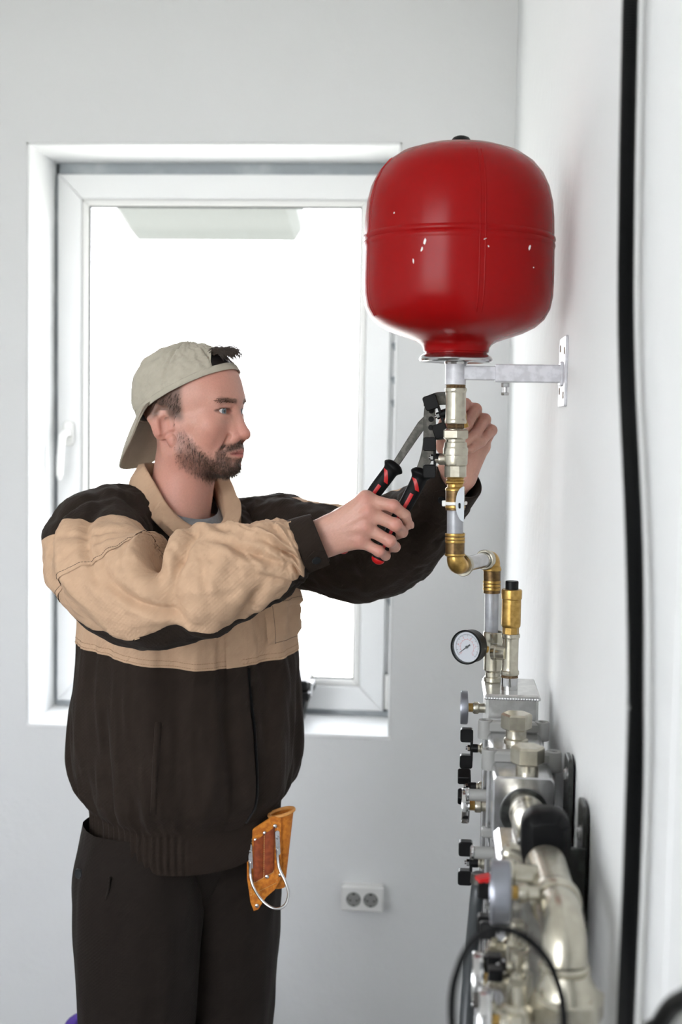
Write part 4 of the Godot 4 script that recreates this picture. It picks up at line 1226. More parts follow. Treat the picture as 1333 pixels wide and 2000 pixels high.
func build_face_parts() -> void:
	# eyes
	var gaze := (head_x.basis * Vector3(1, -0.03, 0.30)).normalized()
	var em := mat(Color.WHITE, 0.12)
	em.vertex_color_use_as_albedo = true
	for side in [1.0, -1.0]:
		var b := MB.new()
		b.has_c = true
		var i0 := 0
		var c := Vector3(74.0, -0.2, 31.3 * side)
		var t := along(Vector3.ZERO, head_x.basis.inverse() * gaze)
		var pts := PackedVector3Array()
		var nv := 40
		for j in nv:
			var a := PI * j / (nv - 1)
			for i in 32:
				var w := TAU * i / 32.0
				var r := 12.3 + (0.5 * smoothstep(0.55, 0.3, a))
				var d := t.basis * Vector3(sin(a) * cos(w), cos(a), sin(a) * sin(w))
				var p := c + d * r
				var col := lin(0.83, 0.81, 0.80)
				if a < 0.46:
					col = lin(0.44, 0.51, 0.54) if a < 0.39 else lin(0.20, 0.24, 0.27)
				if a < 0.17:
					col = lin(0.02, 0.02, 0.02)
				b.vert(hx(p.x, p.y, p.z), Vector2.ZERO, col)
		for j in nv - 1:
			for i in 32:
				b.quad(j * 32 + i, j * 32 + (i + 1) % 32, (j + 1) * 32 + (i + 1) % 32, (j + 1) * 32 + i)
		b.close(i0)
		pobj("eye", b, em)
	# hair: beard, brows, temple, lock in the cap's opening
	var rg := RandomNumberGenerator.new()
	rg.seed = 11
	var s := head_sdf()
	var all := PackedInt32Array(range(s.kind.size()))
	var browm := mat(Color(0.38, 0.29, 0.23), 0.6)
	var hair := mat(Color(0.22, 0.16, 0.12), 0.6)
	var snap := func(p: Vector3) -> Vector3:
		for k in 6:
			var e := 0.0006
			var d := s.value(p, all)
			var g := Vector3(s.value(p + Vector3(e, 0, 0), all) - d, s.value(p + Vector3(0, e, 0), all) - d, s.value(p + Vector3(0, 0, e), all) - d)
			p -= g.normalized() * d
		return p
	var normal := func(p: Vector3) -> Vector3:
		var e := 0.001
		var d := s.value(p, all)
		return Vector3(s.value(p + Vector3(e, 0, 0), all) - d, s.value(p + Vector3(0, e, 0), all) - d, s.value(p + Vector3(0, 0, e), all) - d).normalized()
	var strand := func(b: MB, p: Vector3, d: Vector3, len: float, w: float, droop: float) -> void:
		var side := d.cross(Vector3(rg.randf_range(-1, 1), rg.randf_range(-1, 1), rg.randf_range(-1, 1))).normalized() * w
		var m := p + d * (len * 0.5) + Vector3(0, -droop * 0.25 * len, 0)
		var e := p + d * len + Vector3(0, -droop * len, 0)
		var a := b.vert(head_x * (p - side))
		var c := b.vert(head_x * (p + side))
		var f := b.vert(head_x * (m - side * 0.8))
		var g := b.vert(head_x * (m + side * 0.8))
		var h := b.vert(head_x * e)
		b.quad(a, c, g, f)
		b.tri(f, g, h)
	var b := MB.new()
	var tries := 0
	var made := 0
	var want := 600 if quick else 4200
	while made < want and tries < 60000:
		tries += 1
		var p := Vector3(rg.randf_range(0.0, 0.11), rg.randf_range(-0.15, -0.03), rg.randf_range(-0.075, 0.075))
		var d0 := s.value(p, all)
		if absf(d0) > 0.006:
			continue
		var m := beard_at(p)
		if rg.randf() > m * lerpf(0.35, 1.0, smoothstep(0.02, 0.07, p.x)):
			continue
		p = snap.call(p)
		var n: Vector3 = normal.call(p)
		var d := (n * 0.55 + Vector3(-0.1, -0.85, 0) + Vector3(rg.randf_range(-0.3, 0.3), rg.randf_range(-0.25, 0.25), rg.randf_range(-0.3, 0.3))).normalized()
		strand.call(b, p - n * 0.0005, d, rg.randf_range(0.004, 0.0085) * (0.6 + 0.5 * m), 0.00022, 0.15)
		made += 1
	var o := pobj("beard", b, hair, true, "short dark beard")
	o.set_meta("kind", "stuff")
	for side in [1.0, -1.0]:
		b = MB.new()
		for k in (60 if quick else 150):
			var t := rg.randf()
			var p := Vector3(lerpf(0.100, 0.074, t), 0.0160 + 0.005 * sin(t * 2.4) + rg.randf_range(-0.0045, 0.0045) * (1.0 - 0.6 * t), side * lerpf(0.012, 0.050, t))
			p = snap.call(p)
			var n: Vector3 = normal.call(p)
			var d := (n * 0.45 + Vector3(-0.5, 0.25 - 0.5 * t, side * 0.75) + Vector3(rg.randf_range(-0.2, 0.2), rg.randf_range(-0.2, 0.2), 0)).normalized()
			strand.call(b, p - n * 0.0004, d, rg.randf_range(0.005, 0.009), 0.0004, 0.05)
		o = pobj("eyebrow", b, browm, true)
		o.set_meta("kind", "stuff")
	b = MB.new()
	for k in (300 if quick else 1500):
		var sd := 1.0 if rg.randf() < 0.6 else -1.0
		var p := Vector3(rg.randf_range(-0.045, 0.026), rg.randf_range(-0.026, 0.03), sd * 0.075)
		p = snap.call(p)
		if p.x > 0.022 - 0.5 * maxf(0.0, -p.y) - rg.randf() * 0.008 or (p.x < 0.004 and p.y < 0.004):
			continue
		var n: Vector3 = normal.call(p)
		var d := (n * 0.3 + Vector3(-0.35, -0.8, 0) + Vector3(rg.randf_range(-0.2, 0.2), 0, 0)).normalized()
		strand.call(b, p, d, rg.randf_range(0.005, 0.010), 0.00024, 0.1)
	o = pobj("temple_hair", b, hair, true)
	o.set_meta("kind", "stuff")
	b = MB.new()
	var fl := mat(Color(0.24, 0.195, 0.16), 0.42)
	for k in (40 if quick else 260):
		var u := rg.randf_range(-1.0, 1.0)
		var p := Vector3(0.058 + rg.randf_range(-0.012, 0.010), 0.108 + rg.randf_range(-0.010, 0.002), 0.030 * u)
		var q := p + Vector3(0.011, 0.006 + rg.randf_range(-0.005, 0.003), 0.002)
		var r := q + Vector3(0.011, -0.006, -0.003) * rg.randf_range(0.7, 1.15)
		var e := r + Vector3(0.006, -0.011, -0.003) * rg.randf_range(0.2, 1.15)
		var pts := PackedVector3Array()
		for w in curve([p, q, r, e], 8):
			pts.append(head_x * w)
		sweep(b, pts, [0.0005, 0.0005, 0.0005, 0.0005, 0.0004, 0.0003, 0.0003, 0.0001], 4, false, false)
	o = pobj("hair_lock", b, fl, true, "dark lock of hair in the cap opening")
	o.set_meta("kind", "stuff")

var cloth_noise := noise(1.0, 3, 31)
const FT := Vector3(0.7071, 0, 0.7071)      # the way the chest faces
const RT := Vector3(-0.7071, 0, 0.7071)     # towards his right shoulder

func cloth(c: Color, sd: int) -> StandardMaterial3D:
	var m := mat(c, 0.85, 0.0, 0.3)
	m.rim_enabled = true
	m.rim = 0.25
	m.rim_tint = 0.6
	bumpy(m, M.weave, 0.05, 9.0)
	m.albedo_texture = ntex(noise(0.012, 5, sd), 256, grad([0.2, Color(0.95, 0.95, 0.95), 0.8, Color(1, 1, 1)]))
	return m

# ---------------------------------------------------------------- cap
func cap_edge(psi: float) -> float:
	var lo := -1.2
	var hi := 1.4
	for k in 24:
		var e := (lo + hi) / 2
		var p := cap_at(psi, e, 0.0)
		if p.y < 0.0304 + 0.525 * p.x:
			lo = e
		else:
			hi = e
	return (lo + hi) / 2

func cap_at(psi: float, e: float, off: float) -> Vector3:
	var d := Vector3(cos(e) * cos(psi), sin(e), cos(e) * sin(psi))
	var r := 1.0 / (d / Vector3(0.108, 0.0915, 0.0855)).length()
	return Vector3(-0.008, 0.030, 0) + d * (r + off)

func build_cap() -> void:
	M.weave = weave(3)
	var khaki := cloth(Color(0.70, 0.675, 0.615), 41)
	var NU := 180
	var NV := 46
	var crown := MB.new()
	var pts := PackedVector3Array()
	var hole := PackedVector3Array()
	var half := deg_to_rad(31.0)
	for j in NV:
		for i in NU:
			var psi := TAU * i / NU
			var e0 := cap_edge(psi)
			var w := wrapf(psi, -PI, PI)
			var start := e0 + 0.11
			if absf(w) < half:
				start += 0.46 * sqrt(1.0 - pow(w / half, 2))
			var t := pow(j / (NV - 1.0), 1.15)
			var e := lerpf(start, PI / 2, t)
			var off := 0.0
			for k in 6:
				var c := TAU * (k + 0.5) / 6.0
				var dd := wrapf(psi - c, -PI, PI) * cos(e)
				off -= 0.0026 * exp(-pow(dd / 0.022, 2)) - 0.0014 * exp(-pow((absf(dd) - 0.075) / 0.04, 2))
				off += 0.0007 * sin(e * 70.0) * exp(-pow(dd / 0.05, 2))
			var q := Vector3(psi * 1.0, e * 1.4, 0)
			off += 0.0052 * cloth_noise.get_noise_3d(cos(psi) * 2.2, e * 2.6, sin(psi) * 2.2)
			off += 0.0018 * sin(9.0 * e + 3.0 * sin(psi * 2.0)) * exp(-pow((wrapf(psi, 0, TAU) - 1.9) / 0.7, 2)) * (1.0 - t)
			off += 0.0012 * (1.0 - t)
			pts.append(head_x * cap_at(psi, e, off))
	crown.grid(pts, NU, NV, true, false)
	crown.away(0, head_x.origin)
	pobj("cap_crown", crown, khaki)
	var button := MB.new()
	lathe(button, head_x * X(cap_at(0, PI / 2, -0.001)), [0.0075, 0, 0.0065, 0.0022, 0.003, 0.0036, 0.0, 0.004], 18)
	pobj("cap_button", button, khaki)
	# band and strap all round the lower edge, a closed strip with thickness
	var band := MB.new()
	pts = PackedVector3Array()
	for i in NU:
		var psi := TAU * i / NU
		var e0 := cap_edge(psi)
		var nz := 0.0012 * cloth_noise.get_noise_2d(psi * 5.0, 4.0)
		for q in [[0.0, -0.0015], [-0.012, 0.0008], [-0.004, 0.0022], [0.05, 0.0024], [0.105, 0.0026], [0.125, 0.0012], [0.115, -0.0015]]:
			pts.append(head_x * cap_at(psi, e0 + q[0], q[1] + nz))
	band.grid(pts, 7, NU, true, true)
	band.close(0)
	pobj("cap_band", band, khaki)
	# brim at the back of the head, curving down over the neck
	var brim := MB.new()
	pts = PackedVector3Array()
	var NB := 54
	var NL := 12
	for i in NB:
		var u := 2.0 * i / (NB - 1.0) - 1.0
		var psi := PI + u * deg_to_rad(72.0)
		var root := cap_at(psi, cap_edge(psi) + 0.03, 0.001)
		var len := 0.083 * pow(maxf(0.0, 1.0 - pow(absf(u), 3.2)), 0.5) + 0.012
		var d := Vector3(-0.27, -0.96, 0).normalized()
		var outw := Vector3(cos(psi), 0, sin(psi))
		var top := PackedVector3Array()
		for k in NL:
			var t := k / (NL - 1.0)
			var bend := outw * (0.010 * sin(t * PI * 0.6)) * (1.0 - 0.4 * absf(u))
			top.append(root + d * (len * t) + bend - Vector3(0.010, 0.0, 0) * u * u * t)
		for k in NL:
			pts.append(head_x * (top[k] + outw * 0.0016 + Vector3(-0.001, 0, 0)))
		for k in NL:
			pts.append(head_x * (top[NL - 1 - k] - outw * 0.0016))
	brim.grid(pts, NL * 2, NB, true, false)
	brim.close(0)
	pobj("cap_brim", brim, khaki)

# ---------------------------------------------------------------- jacket
const TORSO := [
	[0.810, 0.170, 0.146], [0.835, 0.177, 0.151], [0.880, 0.178, 0.152], [0.894, 0.186, 0.160], [0.920, 0.200, 0.177], [0.97, 0.208, 0.188], [1.03, 0.210, 0.186], [1.10, 0.207, 0.174], [1.18, 0.200, 0.163],
	[1.28, 0.198, 0.150], [1.34, 0.197, 0.138], [1.385, 0.194, 0.120], [1.41, 0.184, 0.106], [1.427, 0.160, 0.094], [1.438, 0.126, 0.083], [1.448, 0.100, 0.074], [1.465, 0.080, 0.066], [1.50, 0.068, 0.060]]

func torso(th: float, y: float, off := 0.0) -> Vector3:
	var k := 0
	while k < TORSO.size() - 2 and y > TORSO[k + 1][0]:
		k += 1
	var t := clampf((y - TORSO[k][0]) / (TORSO[k + 1][0] - TORSO[k][0]), 0.0, 1.0)
	var a0: Array = TORSO[maxi(k - 1, 0)]
	var a1: Array = TORSO[k]
	var a2: Array = TORSO[k + 1]
	var a3: Array = TORSO[mini(k + 2, TORSO.size() - 1)]
	var w := cubic_interpolate(a1[1], a2[1], a0[1], a3[1], t)
	var d := cubic_interpolate(a1[2], a2[2], a0[2], a3[2], t)
	var s := sin(th)
	var c := cos(th)
	var sx := signf(s) * pow(absf(s), 0.86)
	var cx := signf(c) * pow(absf(c), 0.86)
	# folds: broad drape on the body, gathers just above the waistband, ribs in it
	var drape := 0.022 * cloth_noise.get_noise_3d(th * 1.9, y * 1.9, 0.5) + 0.007 * cloth_noise.get_noise_3d(th * 4.0, y * 3.0, 7.0)
	drape *= smoothstep(0.88, 0.95, y) * smoothstep(1.47, 1.38, y)
	var gather := sin(th * 23.0 + 3.0 * cloth_noise.get_noise_2d(th * 3.0, 2.0)) * 0.0045 * smoothstep(0.884, 0.902, y) * smoothstep(0.985, 0.907, y)
	gather *= 0.35 + 0.65 * smoothstep(0.25, 0.6, absf(wrapf(th, -PI, PI)))
	var rib := sin(th * 74.0) * 0.0018 * smoothstep(0.40, 0.55, absf(wrapf(th, -PI, PI))) * smoothstep(0.894, 0.884, y) * smoothstep(0.81, 0.82, y)
	var o := off + drape + gather + rib
	var lift := 0.022 * maxf(0.0, -s) * smoothstep(1.0, 0.84, y) - 0.014 * maxf(0.0, c) * smoothstep(1.0, 0.84, y)
	var back := -0.018 * smoothstep(1.30, 1.46, y)
	lift += 0.034 * maxf(0.0, -c) * smoothstep(1.34, 1.43, y)
	var slope := 1.0 - 0.30 * smoothstep(1.36, 1.44, y) * maxf(0.0, c)
	return Vector3(-0.465, y + lift, -2.33) + RT * (sx * (w + o)) + FT * (cx * (d * slope + o) + back)

func torso_patch(b: MB, t0: float, t1: float, y0, y1, nu: int, nv: int, off := 0.0, wrap := false) -> void:
	# y0, y1: numbers or callables of the angle
	var pts := PackedVector3Array()
	for j in nv:
		for i in nu:
			var th := lerpf(t0, t1, float(i) / (nu if wrap else nu - 1))
			var a: float = y0.call(th) if y0 is Callable else y0
			var c: float = y1.call(th) if y1 is Callable else y1
			pts.append(torso(th, lerpf(a, c, j / (nv - 1.0)), off))
	var i0 := b.I.size()
	b.grid(pts, nu, nv, wrap, false)
	b.away(i0, Vector3(-0.474, 1.1, -2.33))

func stitches(b: MB, line: PackedVector3Array, step: int, r: float) -> void:
	var k := 0
	while k + 1 < line.size():
		var seg := PackedVector3Array([line[k], line[mini(k + step, line.size() - 1)]])
		if seg[0].distance_to(seg[1]) > 1e-5:
			sweep(b, seg, r, 5)
		k += step + maxi(1, step / 2)

func sleeve_at(path: PackedVector3Array, rad: PackedFloat32Array, folds: Array, s: float, th: float, off := 0.0, seed := 0.0) -> Vector3:
	var n := path.size()
	var f := clampf(s, 0.0, 1.0) * (n - 1)
	var i := mini(int(f), n - 2)
	var p := path[i].lerp(path[i + 1], f - i)
	var d := (path[mini(i + 2, n - 1)] - path[maxi(i - 1, 0)]).normalized()
	var r := lerpf(rad[i], rad[i + 1], f - i)
	var n1 := (Vector3.UP - d * d.y).normalized()
	var n2 := d.cross(n1)
	var disp := 0.0
	for q in folds:
		var dt := wrapf(th - deg_to_rad(q[1]), -PI, PI)
		var ds: float = s - q[0] - q[2] * dt
		disp += q[5] * exp(-pow(ds / q[3], 2)) * exp(-pow(dt / deg_to_rad(q[4]), 2))
	disp += 0.0065 * cloth_noise.get_noise_3d(s * 6.5 + seed, cos(th) * 1.3, sin(th) * 1.3)
	disp += 0.0042 * cloth_noise.get_noise_3d(s * 16.0 + seed + 40.0, cos(th) * 2.0 + s * 3.0, sin(th) * 2.0)
	r += (disp + off)
	return p + (n1 * cos(th) + n2 * sin(th)) * r

func sleeve_patch(path: PackedVector3Array, rad: PackedFloat32Array, folds: Array, s0, s1, th0, th1, ns: int, nt: int, off := 0.0, seed := 0.0) -> MB:
	var b := MB.new()
	var pts := PackedVector3Array()
	for j in ns:
		for i in nt:
			var ta: float = th0 if th0 is float else 0.0
			var tb: float = th1 if th1 is float else 0.0
			for e in 2:   # borders that wander along the sleeve: the angle depends on the place and the place on the angle
				var bd = th0 if e == 0 else th1
				if bd is Callable:
					var ang := 2.44
					for it in 4:
						var sa: float = s0.call(ang) if s0 is Callable else s0
						var sb: float = s1.call(ang) if s1 is Callable else s1
						ang = deg_to_rad(bd.call(lerpf(sa, sb, j / (ns - 1.0))))
					if e == 0:
						ta = rad_to_deg(ang)
					else:
						tb = rad_to_deg(ang)
			var th := lerpf(deg_to_rad(ta), deg_to_rad(tb), i / (nt - 1.0))
			var a: float = s0.call(th) if s0 is Callable else s0
			var c: float = s1.call(th) if s1 is Callable else s1
			pts.append(sleeve_at(path, rad, folds, lerpf(a, c, j / (ns - 1.0)), th, off, seed))
	b.grid(pts, nt, ns)
	var m := Vector3.ZERO
	var sgn := 0.0
	for k in range(0, b.I.size(), 3):
		var a := b.P[b.I[k]]
		var best := path[0]
		if k % 60 == 0:
			for q in path:
				if q.distance_squared_to(a) < best.distance_squared_to(a):
					best = q
			sgn += (a - best).dot((b.P[b.I[k + 2]] - a).cross(b.P[b.I[k + 1]] - a))
	if sgn < 0.0:
		b.flip(0)
	return b

func radii(keys: Array, n: int) -> PackedFloat32Array:
	var c := []
	for k in keys:
		c.append(Vector3(k, 0, 0))
	var out := PackedFloat32Array()
	for v in curve(c, n):
		out.append(v.x)
	return out

func cuff(a: Vector3, c: Vector3, r0: float, r1: float, m: Material, tab_deg: float) -> void:
	var t := along(a, c, Vector3.UP)
	var len := a.distance_to(c)
	var b := MB.new()
	lathe(b, t, [r0 - 0.006, 0.004, r0 - 0.001, 0.0, r0 + 0.0012, 0.002, r0 + 0.0008, len * 0.3, r1 + 0.0012, len - 0.002, r1 + 0.0002, len, r1 - 0.0025, len - 0.001, r1 - 0.003, len * 0.5, r0 - 0.006, 0.004], 64)
	var o := pobj("cuff", b, m, true)
	# buttoned tab and button
	var ang := deg_to_rad(tab_deg)
	var dir := Vector3(cos(ang), 0, sin(ang))
	var tan := Vector3(-sin(ang), 0, cos(ang))
	b = MB.new()
	var out := PackedVector2Array([Vector2(-len * 0.46, -0.020), Vector2(len * 0.46, -0.020), Vector2(len * 0.50, 0.006), Vector2(len * 0.08, 0.018), Vector2(-len * 0.40, 0.008)])
	extrude(b, t * Transform3D(Basis(Vector3.UP, tan, Vector3.UP.cross(tan)), Vector3(0, len * 0.5, 0) + dir * (r1 + 0.0030)), out, 0.0024, 0.0006)
	obj("cuff_tab", b, m, o)
	b = MB.new()
	var bt := t * Transform3D(Basis(tan, dir, tan.cross(dir)), Vector3(0, len * 0.52, 0) + dir * (r1 + 0.0054))
	lathe(b, bt, [0.0, 0, 0.0062, 0, 0.0070, 0.001, 0.0066, 0.0024, 0.0050, 0.0018, 0.0, 0.0016], 24)
	obj("button", b, M.button, o, "dark four-hole button")

func build_jacket() -> void:
	var brown := cloth(Color(0.155, 0.122, 0.099), 51)
	var beige := cloth(Color(0.76, 0.635, 0.525), 52)
	M.brown_cloth = brown
	M.beige_cloth = beige
	M.button = mat(Color(0.06, 0.08, 0.09), 0.3)
	M.tan_thread = mat(Color(0.55, 0.43, 0.30), 0.8)
	M.dark_thread = mat(Color(0.10, 0.08, 0.065), 0.8)
	var grey := cloth(Color(0.50, 0.50, 0.51), 53)
	var seam := func(th: float) -> float: return 1.192 - 0.026 * pow(maxf(0.0, cos(th)), 1.5)
	# grey undershirt
	var b := MB.new()
	var pts := PackedVector3Array()
	for j in 9:
		var t := j / 8.0
		for i in 64:
			var a := TAU * i / 64.0
			var r := lerpf(0.115, 0.0655, pow(t, 0.7)) - (0.003 if j == 8 else 0.0)
			var y := lerpf(1.35, 1.455 - 0.032 * cos(a), t)
			pts.append(Vector3(-0.480, y, -2.318) + RT * (sin(a) * r * 1.05) + FT * (cos(a) * (r + 0.012 * (1.0 - t)) + 0.010))
	b.grid(pts, 64, 9, true, false)
	b.away(0, Vector3(-0.48, 1.3, -2.318))
	pobj("undershirt", b, grey)
	b = MB.new()
	torso_patch(b, 0, TAU, 0.880, seam, 300, 70, 0.0, true)
	pobj("jacket_lower", b, brown, true, "dark brown lower jacket")
	b = MB.new()
	torso_patch(b, 0, TAU, 0.812, 0.882, 620, 8, 0.0, true)
	pobj("jacket_waistband", b, brown, true, "ribbed elastic waistband")
	b = MB.new()
	torso_patch(b, 0, TAU, seam, 1.34, 240, 30, 0.0012, true)
	pobj("jacket_yoke", b, beige, true, "beige chest yoke")
	var neck := func(th: float) -> float: return 1.480 - 0.085 * exp(-pow(wrapf(th, -PI, PI) / 0.62, 2))
	b = MB.new()
	torso_patch(b, 0, TAU, 1.338, neck, 240, 34, 0.0024, true)
	pobj("jacket_shoulders", b, brown, true, "dark brown shoulders")
	# seam rows on the yoke
	b = MB.new()
	for y in [0.004, 0.012]:
		var line := PackedVector3Array()
		for k in 1100:
			line.append(torso(TAU * k / 1100.0, seam.call(TAU * k / 1100.0) + y, 0.0019))
		stitches(b, line, 3, 0.00035)
	pobj("stitching", b, M.tan_thread, false).set_meta("kind", "stuff")
	# front placket with the zip
	b = MB.new()
	torso_patch(b, -0.06, 0.10, 0.884, func(th: float) -> float: return seam.call(th) + 0.001, 6, 80, 0.0042)
	pobj("placket", b, brown, true, "dark front flap over the zip")
	b = MB.new()
	torso_patch(b, -0.06, 0.10, seam, 1.338, 6, 30, 0.0052)
	pobj("placket", b, beige, true, "beige front flap")
	b = MB.new()
	var zl := PackedVector3Array()
	for k in 300:
		var y := lerpf(0.89, 1.163, k / 299.0)
		zl.append(torso(-0.085, y, 0.0022))
	var zr := PackedFloat32Array()
	for k in 300:
		zr.append(0.0020 + 0.0007 * (k % 2))
	sweep(b, zl, zr, 8)
	pobj("zip", b, M.black, false)
	# hand pocket welt on his right side
	b = MB.new()
	pts = PackedVector3Array()
	for j in 24:
		var t := j / 23.0
		var y := lerpf(0.925, 1.085, t)
		for i in 7:
			var th := lerpf(0.815, 0.745, t) + 0.070 * (i / 6.0 - 0.5)
			pts.append(torso(th, y, 0.0022 + 0.0030 * sin(PI * i / 6.0) - 0.0035 * float(i == 0 or i == 6 or j == 0 or j == 23)))
	b.grid(pts, 7, 24)
	b.away(0, Vector3(-0.474, 1.0, -2.33))
	pobj("hand_pocket", b, brown, true, "slanted welt pocket")
	# chest pocket with flap on his left
	b = MB.new()
	pts = PackedVector3Array()
	for j in 18:
		var t := j / 17.0
		for i in 20:
			var u := i / 19.0
			var th := lerpf(-0.30, -0.86, u)
			var y := lerpf(1.196 + 0.012 * u, 1.315, t)
			var rim := minf(minf(u, 1.0 - u) * 20.0, minf(t, 1.0 - t) * 16.0)
			pts.append(torso(th, y, 0.0012 + 0.0100 * smoothstep(0.0, 1.6, rim) + 0.003 * cloth_noise.get_noise_2d(u * 4.0, t * 4.0)))
	b.grid(pts, 20, 18)
	b.away(0, Vector3(-0.474, 1.1, -2.33))
	pobj("chest_pocket", b, beige, true, "beige patch pocket")
	b = MB.new()
	pts = PackedVector3Array()
	for j in 10:
		var t := j / 9.0
		for i in 20:
			var u := i / 19.0
			var th := lerpf(-0.27, -0.89, u)
			var y := lerpf(1.268 + 0.010 * u - 0.010 * sin(PI * u), 1.325, t)
			pts.append(torso(th, y, 0.0175 - 0.010 * t - (0.007 if j == 0 else 0.0)))
	b.grid(pts, 20, 10)
	b.away(0, Vector3(-0.474, 1.1, -2.33))
	pobj("pocket_flap", b, beige, true)
	b = MB.new()
	for o in [[-0.33, 1.20, -0.33, 1.27], [-0.83, 1.21, -0.83, 1.275], [-0.33, 1.2015, -0.83, 1.2135], [-0.29, 1.2745, -0.87, 1.285]]:
		var pl := PackedVector3Array()
		for k in 140:
			pl.append(torso(lerpf(o[0], o[2], k / 139.0), lerpf(o[1], o[3], k / 139.0), 0.0118 if o[1] < 1.25 else 0.0182))
		stitches(b, pl, 3, 0.00045)
	pobj("stitching", b, M.dark_thread, false).set_meta("kind", "stuff")
	# collar: stand, fold and fall swept round the neck, open at the front
	b = MB.new()
	pts = PackedVector3Array()
	var NP := 90
	for i in NP:
		var phi := deg_to_rad(lerpf(16.0, 344.0, i / (NP - 1.0)))
		var m := absf(wrapf(phi, -PI, PI))
		var bk := smoothstep(deg_to_rad(15), deg_to_rad(115), m)
		var yf := lerpf(1.412, 1.520, pow(bk, 0.85))
		var rf := lerpf(0.082, 0.068, smoothstep(0.0, 0.75, bk))
		var fall := lerpf(0.034, 0.042, bk) + 0.012 * exp(-pow((m - deg_to_rad(26)) / 0.4, 2))
		var flare := lerpf(0.012, 0.024, bk)
		var nz := 0.003 * cloth_noise.get_noise_2d(phi * 2.2, 9.0)
		var dir := RT * sin(phi) * 1.02 + FT * cos(phi)
		var c := Vector3(-0.481, 0, -2.318) + FT * 0.008
		var sec := [[-0.004, -0.040], [-0.003, -0.015], [-0.001, -0.004], [0.002, 0.0], [0.005, -0.003], [0.008 + 0.3 * flare, -0.3 * fall], [0.006 + 0.75 * flare, -0.65 * fall], [0.004 + flare, -fall], [0.002 + flare, -fall + 0.001], [0.004 + 0.72 * flare, -0.6 * fall], [0.004 + 0.3 * flare, -0.25 * fall], [0.0015, -0.006], [0.0, -0.016], [-0.001, -0.040]]
		var qi := 0
		for q in sec:
			var r: float = rf + q[0] + nz
			if qi > 3:
				var tp := torso(phi, yf + q[1]) - c
				r = maxf(r, minf(Vector2(tp.x, tp.z).length() + (0.0065 if qi < 9 else 0.0045), rf + (0.036 if wrapf(phi, -PI, PI) > 0.0 else 0.030)))
			pts.append(c + dir * r + Vector3(0, yf + q[1], 0))
			qi += 1
	b.grid(pts, 14, NP, true, false)
	b.close(0)
	pobj("collar", b, beige, true, "beige turned-down collar")
	# ---- right sleeve, nearest the camera
	var N := 120
	var path := curve([Vector3(-0.575, 1.400, -2.27), Vector3(-0.594, 1.384, -2.175), Vector3(-0.556, 1.352, -2.075), Vector3(-0.468, 1.322, -1.985), Vector3(-0.380, 1.342, -1.965), Vector3(-0.300, 1.3710, -1.967), Vector3(-0.245, 1.3955, -1.975), Vector3(-0.216, 1.4085, -1.978)], N)
	var rad := radii([0.082, 0.090, 0.090, 0.087, 0.081, 0.071, 0.056, 0.040], N)
	# s, angle, slope, width, angular width, height
	var folds := [[0.49, 0, 0.0, 0.075, 62, -0.020], [0.50, 8, 0.02, 0.026, 60, -0.0486], [0.435, 10, 0.05, 0.040, 55, 0.0216], [0.570, 20, -0.05, 0.040, 50, 0.0189],
		[0.43, 70, 0.13, 0.020, 45, -0.0189], [0.47, 95, 0.13, 0.026, 55, 0.0135], [0.35, 50, 0.14, 0.020, 45, -0.0189], [0.31, 70, 0.12, 0.026, 55, 0.0121], [0.585, 50, -0.06, 0.012, 26, -0.0175], [0.63, 90, -0.10, 0.030, 45, 0.0095],
		[0.53, 115, -0.03, 0.028, 40, -0.0121], [0.74, 62, 0.14, 0.026, 48, -0.0162], [0.80, 42, 0.15, 0.024, 48, 0.0162], [0.87, 78, 0.12, 0.020, 38, -0.0162], [0.92, 58, 0.06, 0.018, 40, 0.0108], [0.955, 90, 0.05, 0.012, 30, -0.0081],
		[0.22, 40, 0.08, 0.020, 55, -0.0162], [0.66, 25, 0.06, 0.028, 40, 0.0162], [0.70, 135, -0.10, 0.028, 32, -0.0135], [0.93, 120, -0.03, 0.018, 40, 0.0108], [0.40, 125, 0.05, 0.03, 35, -0.0135], [0.60, 150, 0.0, 0.03, 35, 0.0108]]
	var rg := RandomNumberGenerator.new()
	rg.seed = 77
	for k in 16:   # finer creases round the elbow and above the cuff
		var near_cuff := k % 2 == 0
		folds.append([rg.randf_range(0.74, 0.96) if near_cuff else rg.randf_range(0.30, 0.66), rg.randf_range(10, 125), rg.randf_range(-0.10, 0.16), rg.randf_range(0.008, 0.014), rg.randf_range(18, 34), rg.randf_range(0.0035, 0.0065) * (1.0 if rg.randf() < 0.45 else -1.0)])
	var under0 := func(s: float) -> float: return 140.0 + 34.0 * exp(-pow((s - 0.70) / 0.085, 2)) - 14.0 * exp(-pow((s - 0.52) / 0.07, 2))
	var under1 := 255.0
	var cap_end := func(th: float) -> float: return 0.185 + 0.085 * maxf(0.0, cos(th))
	var seam_at := func(th: float) -> float: return 0.425 - 0.0011 * rad_to_deg(th)
	pobj("sleeve_cap", sleeve_patch(path, rad, folds, 0.0, cap_end, under1 - 360.0, under0, 34, 110, 0.0022), brown, true, "dark brown shoulder cap")
	pobj("sleeve", sleeve_patch(path, rad, folds, cap_end, func(th: float) -> float: return seam_at.call(th) + 0.006, under1 - 360.0, under0, 50, 110, 0.0018), beige, true, "beige upper sleeve")
	pobj("sleeve", sleeve_patch(path, rad, folds, seam_at, 0.998, under1 - 360.0, under0, 130, 110, 0.0), beige, true, "beige forearm sleeve")
	pobj("sleeve_panel", sleeve_patch(path, rad, folds, 0.0, 0.998, func(s: float) -> float: return under0.call(s) - 1.0, under1 + 1.0, 150, 40, 0.0006), brown, true, "dark brown underarm panel")
	b = MB.new()
	var sl := PackedVector3Array()
	for k in 400:
		var th := deg_to_rad(lerpf(-60, 140.0, k / 399.0))
		sl.append(sleeve_at(path, rad, folds, seam_at.call(th) - 0.002, th, 0.0021))
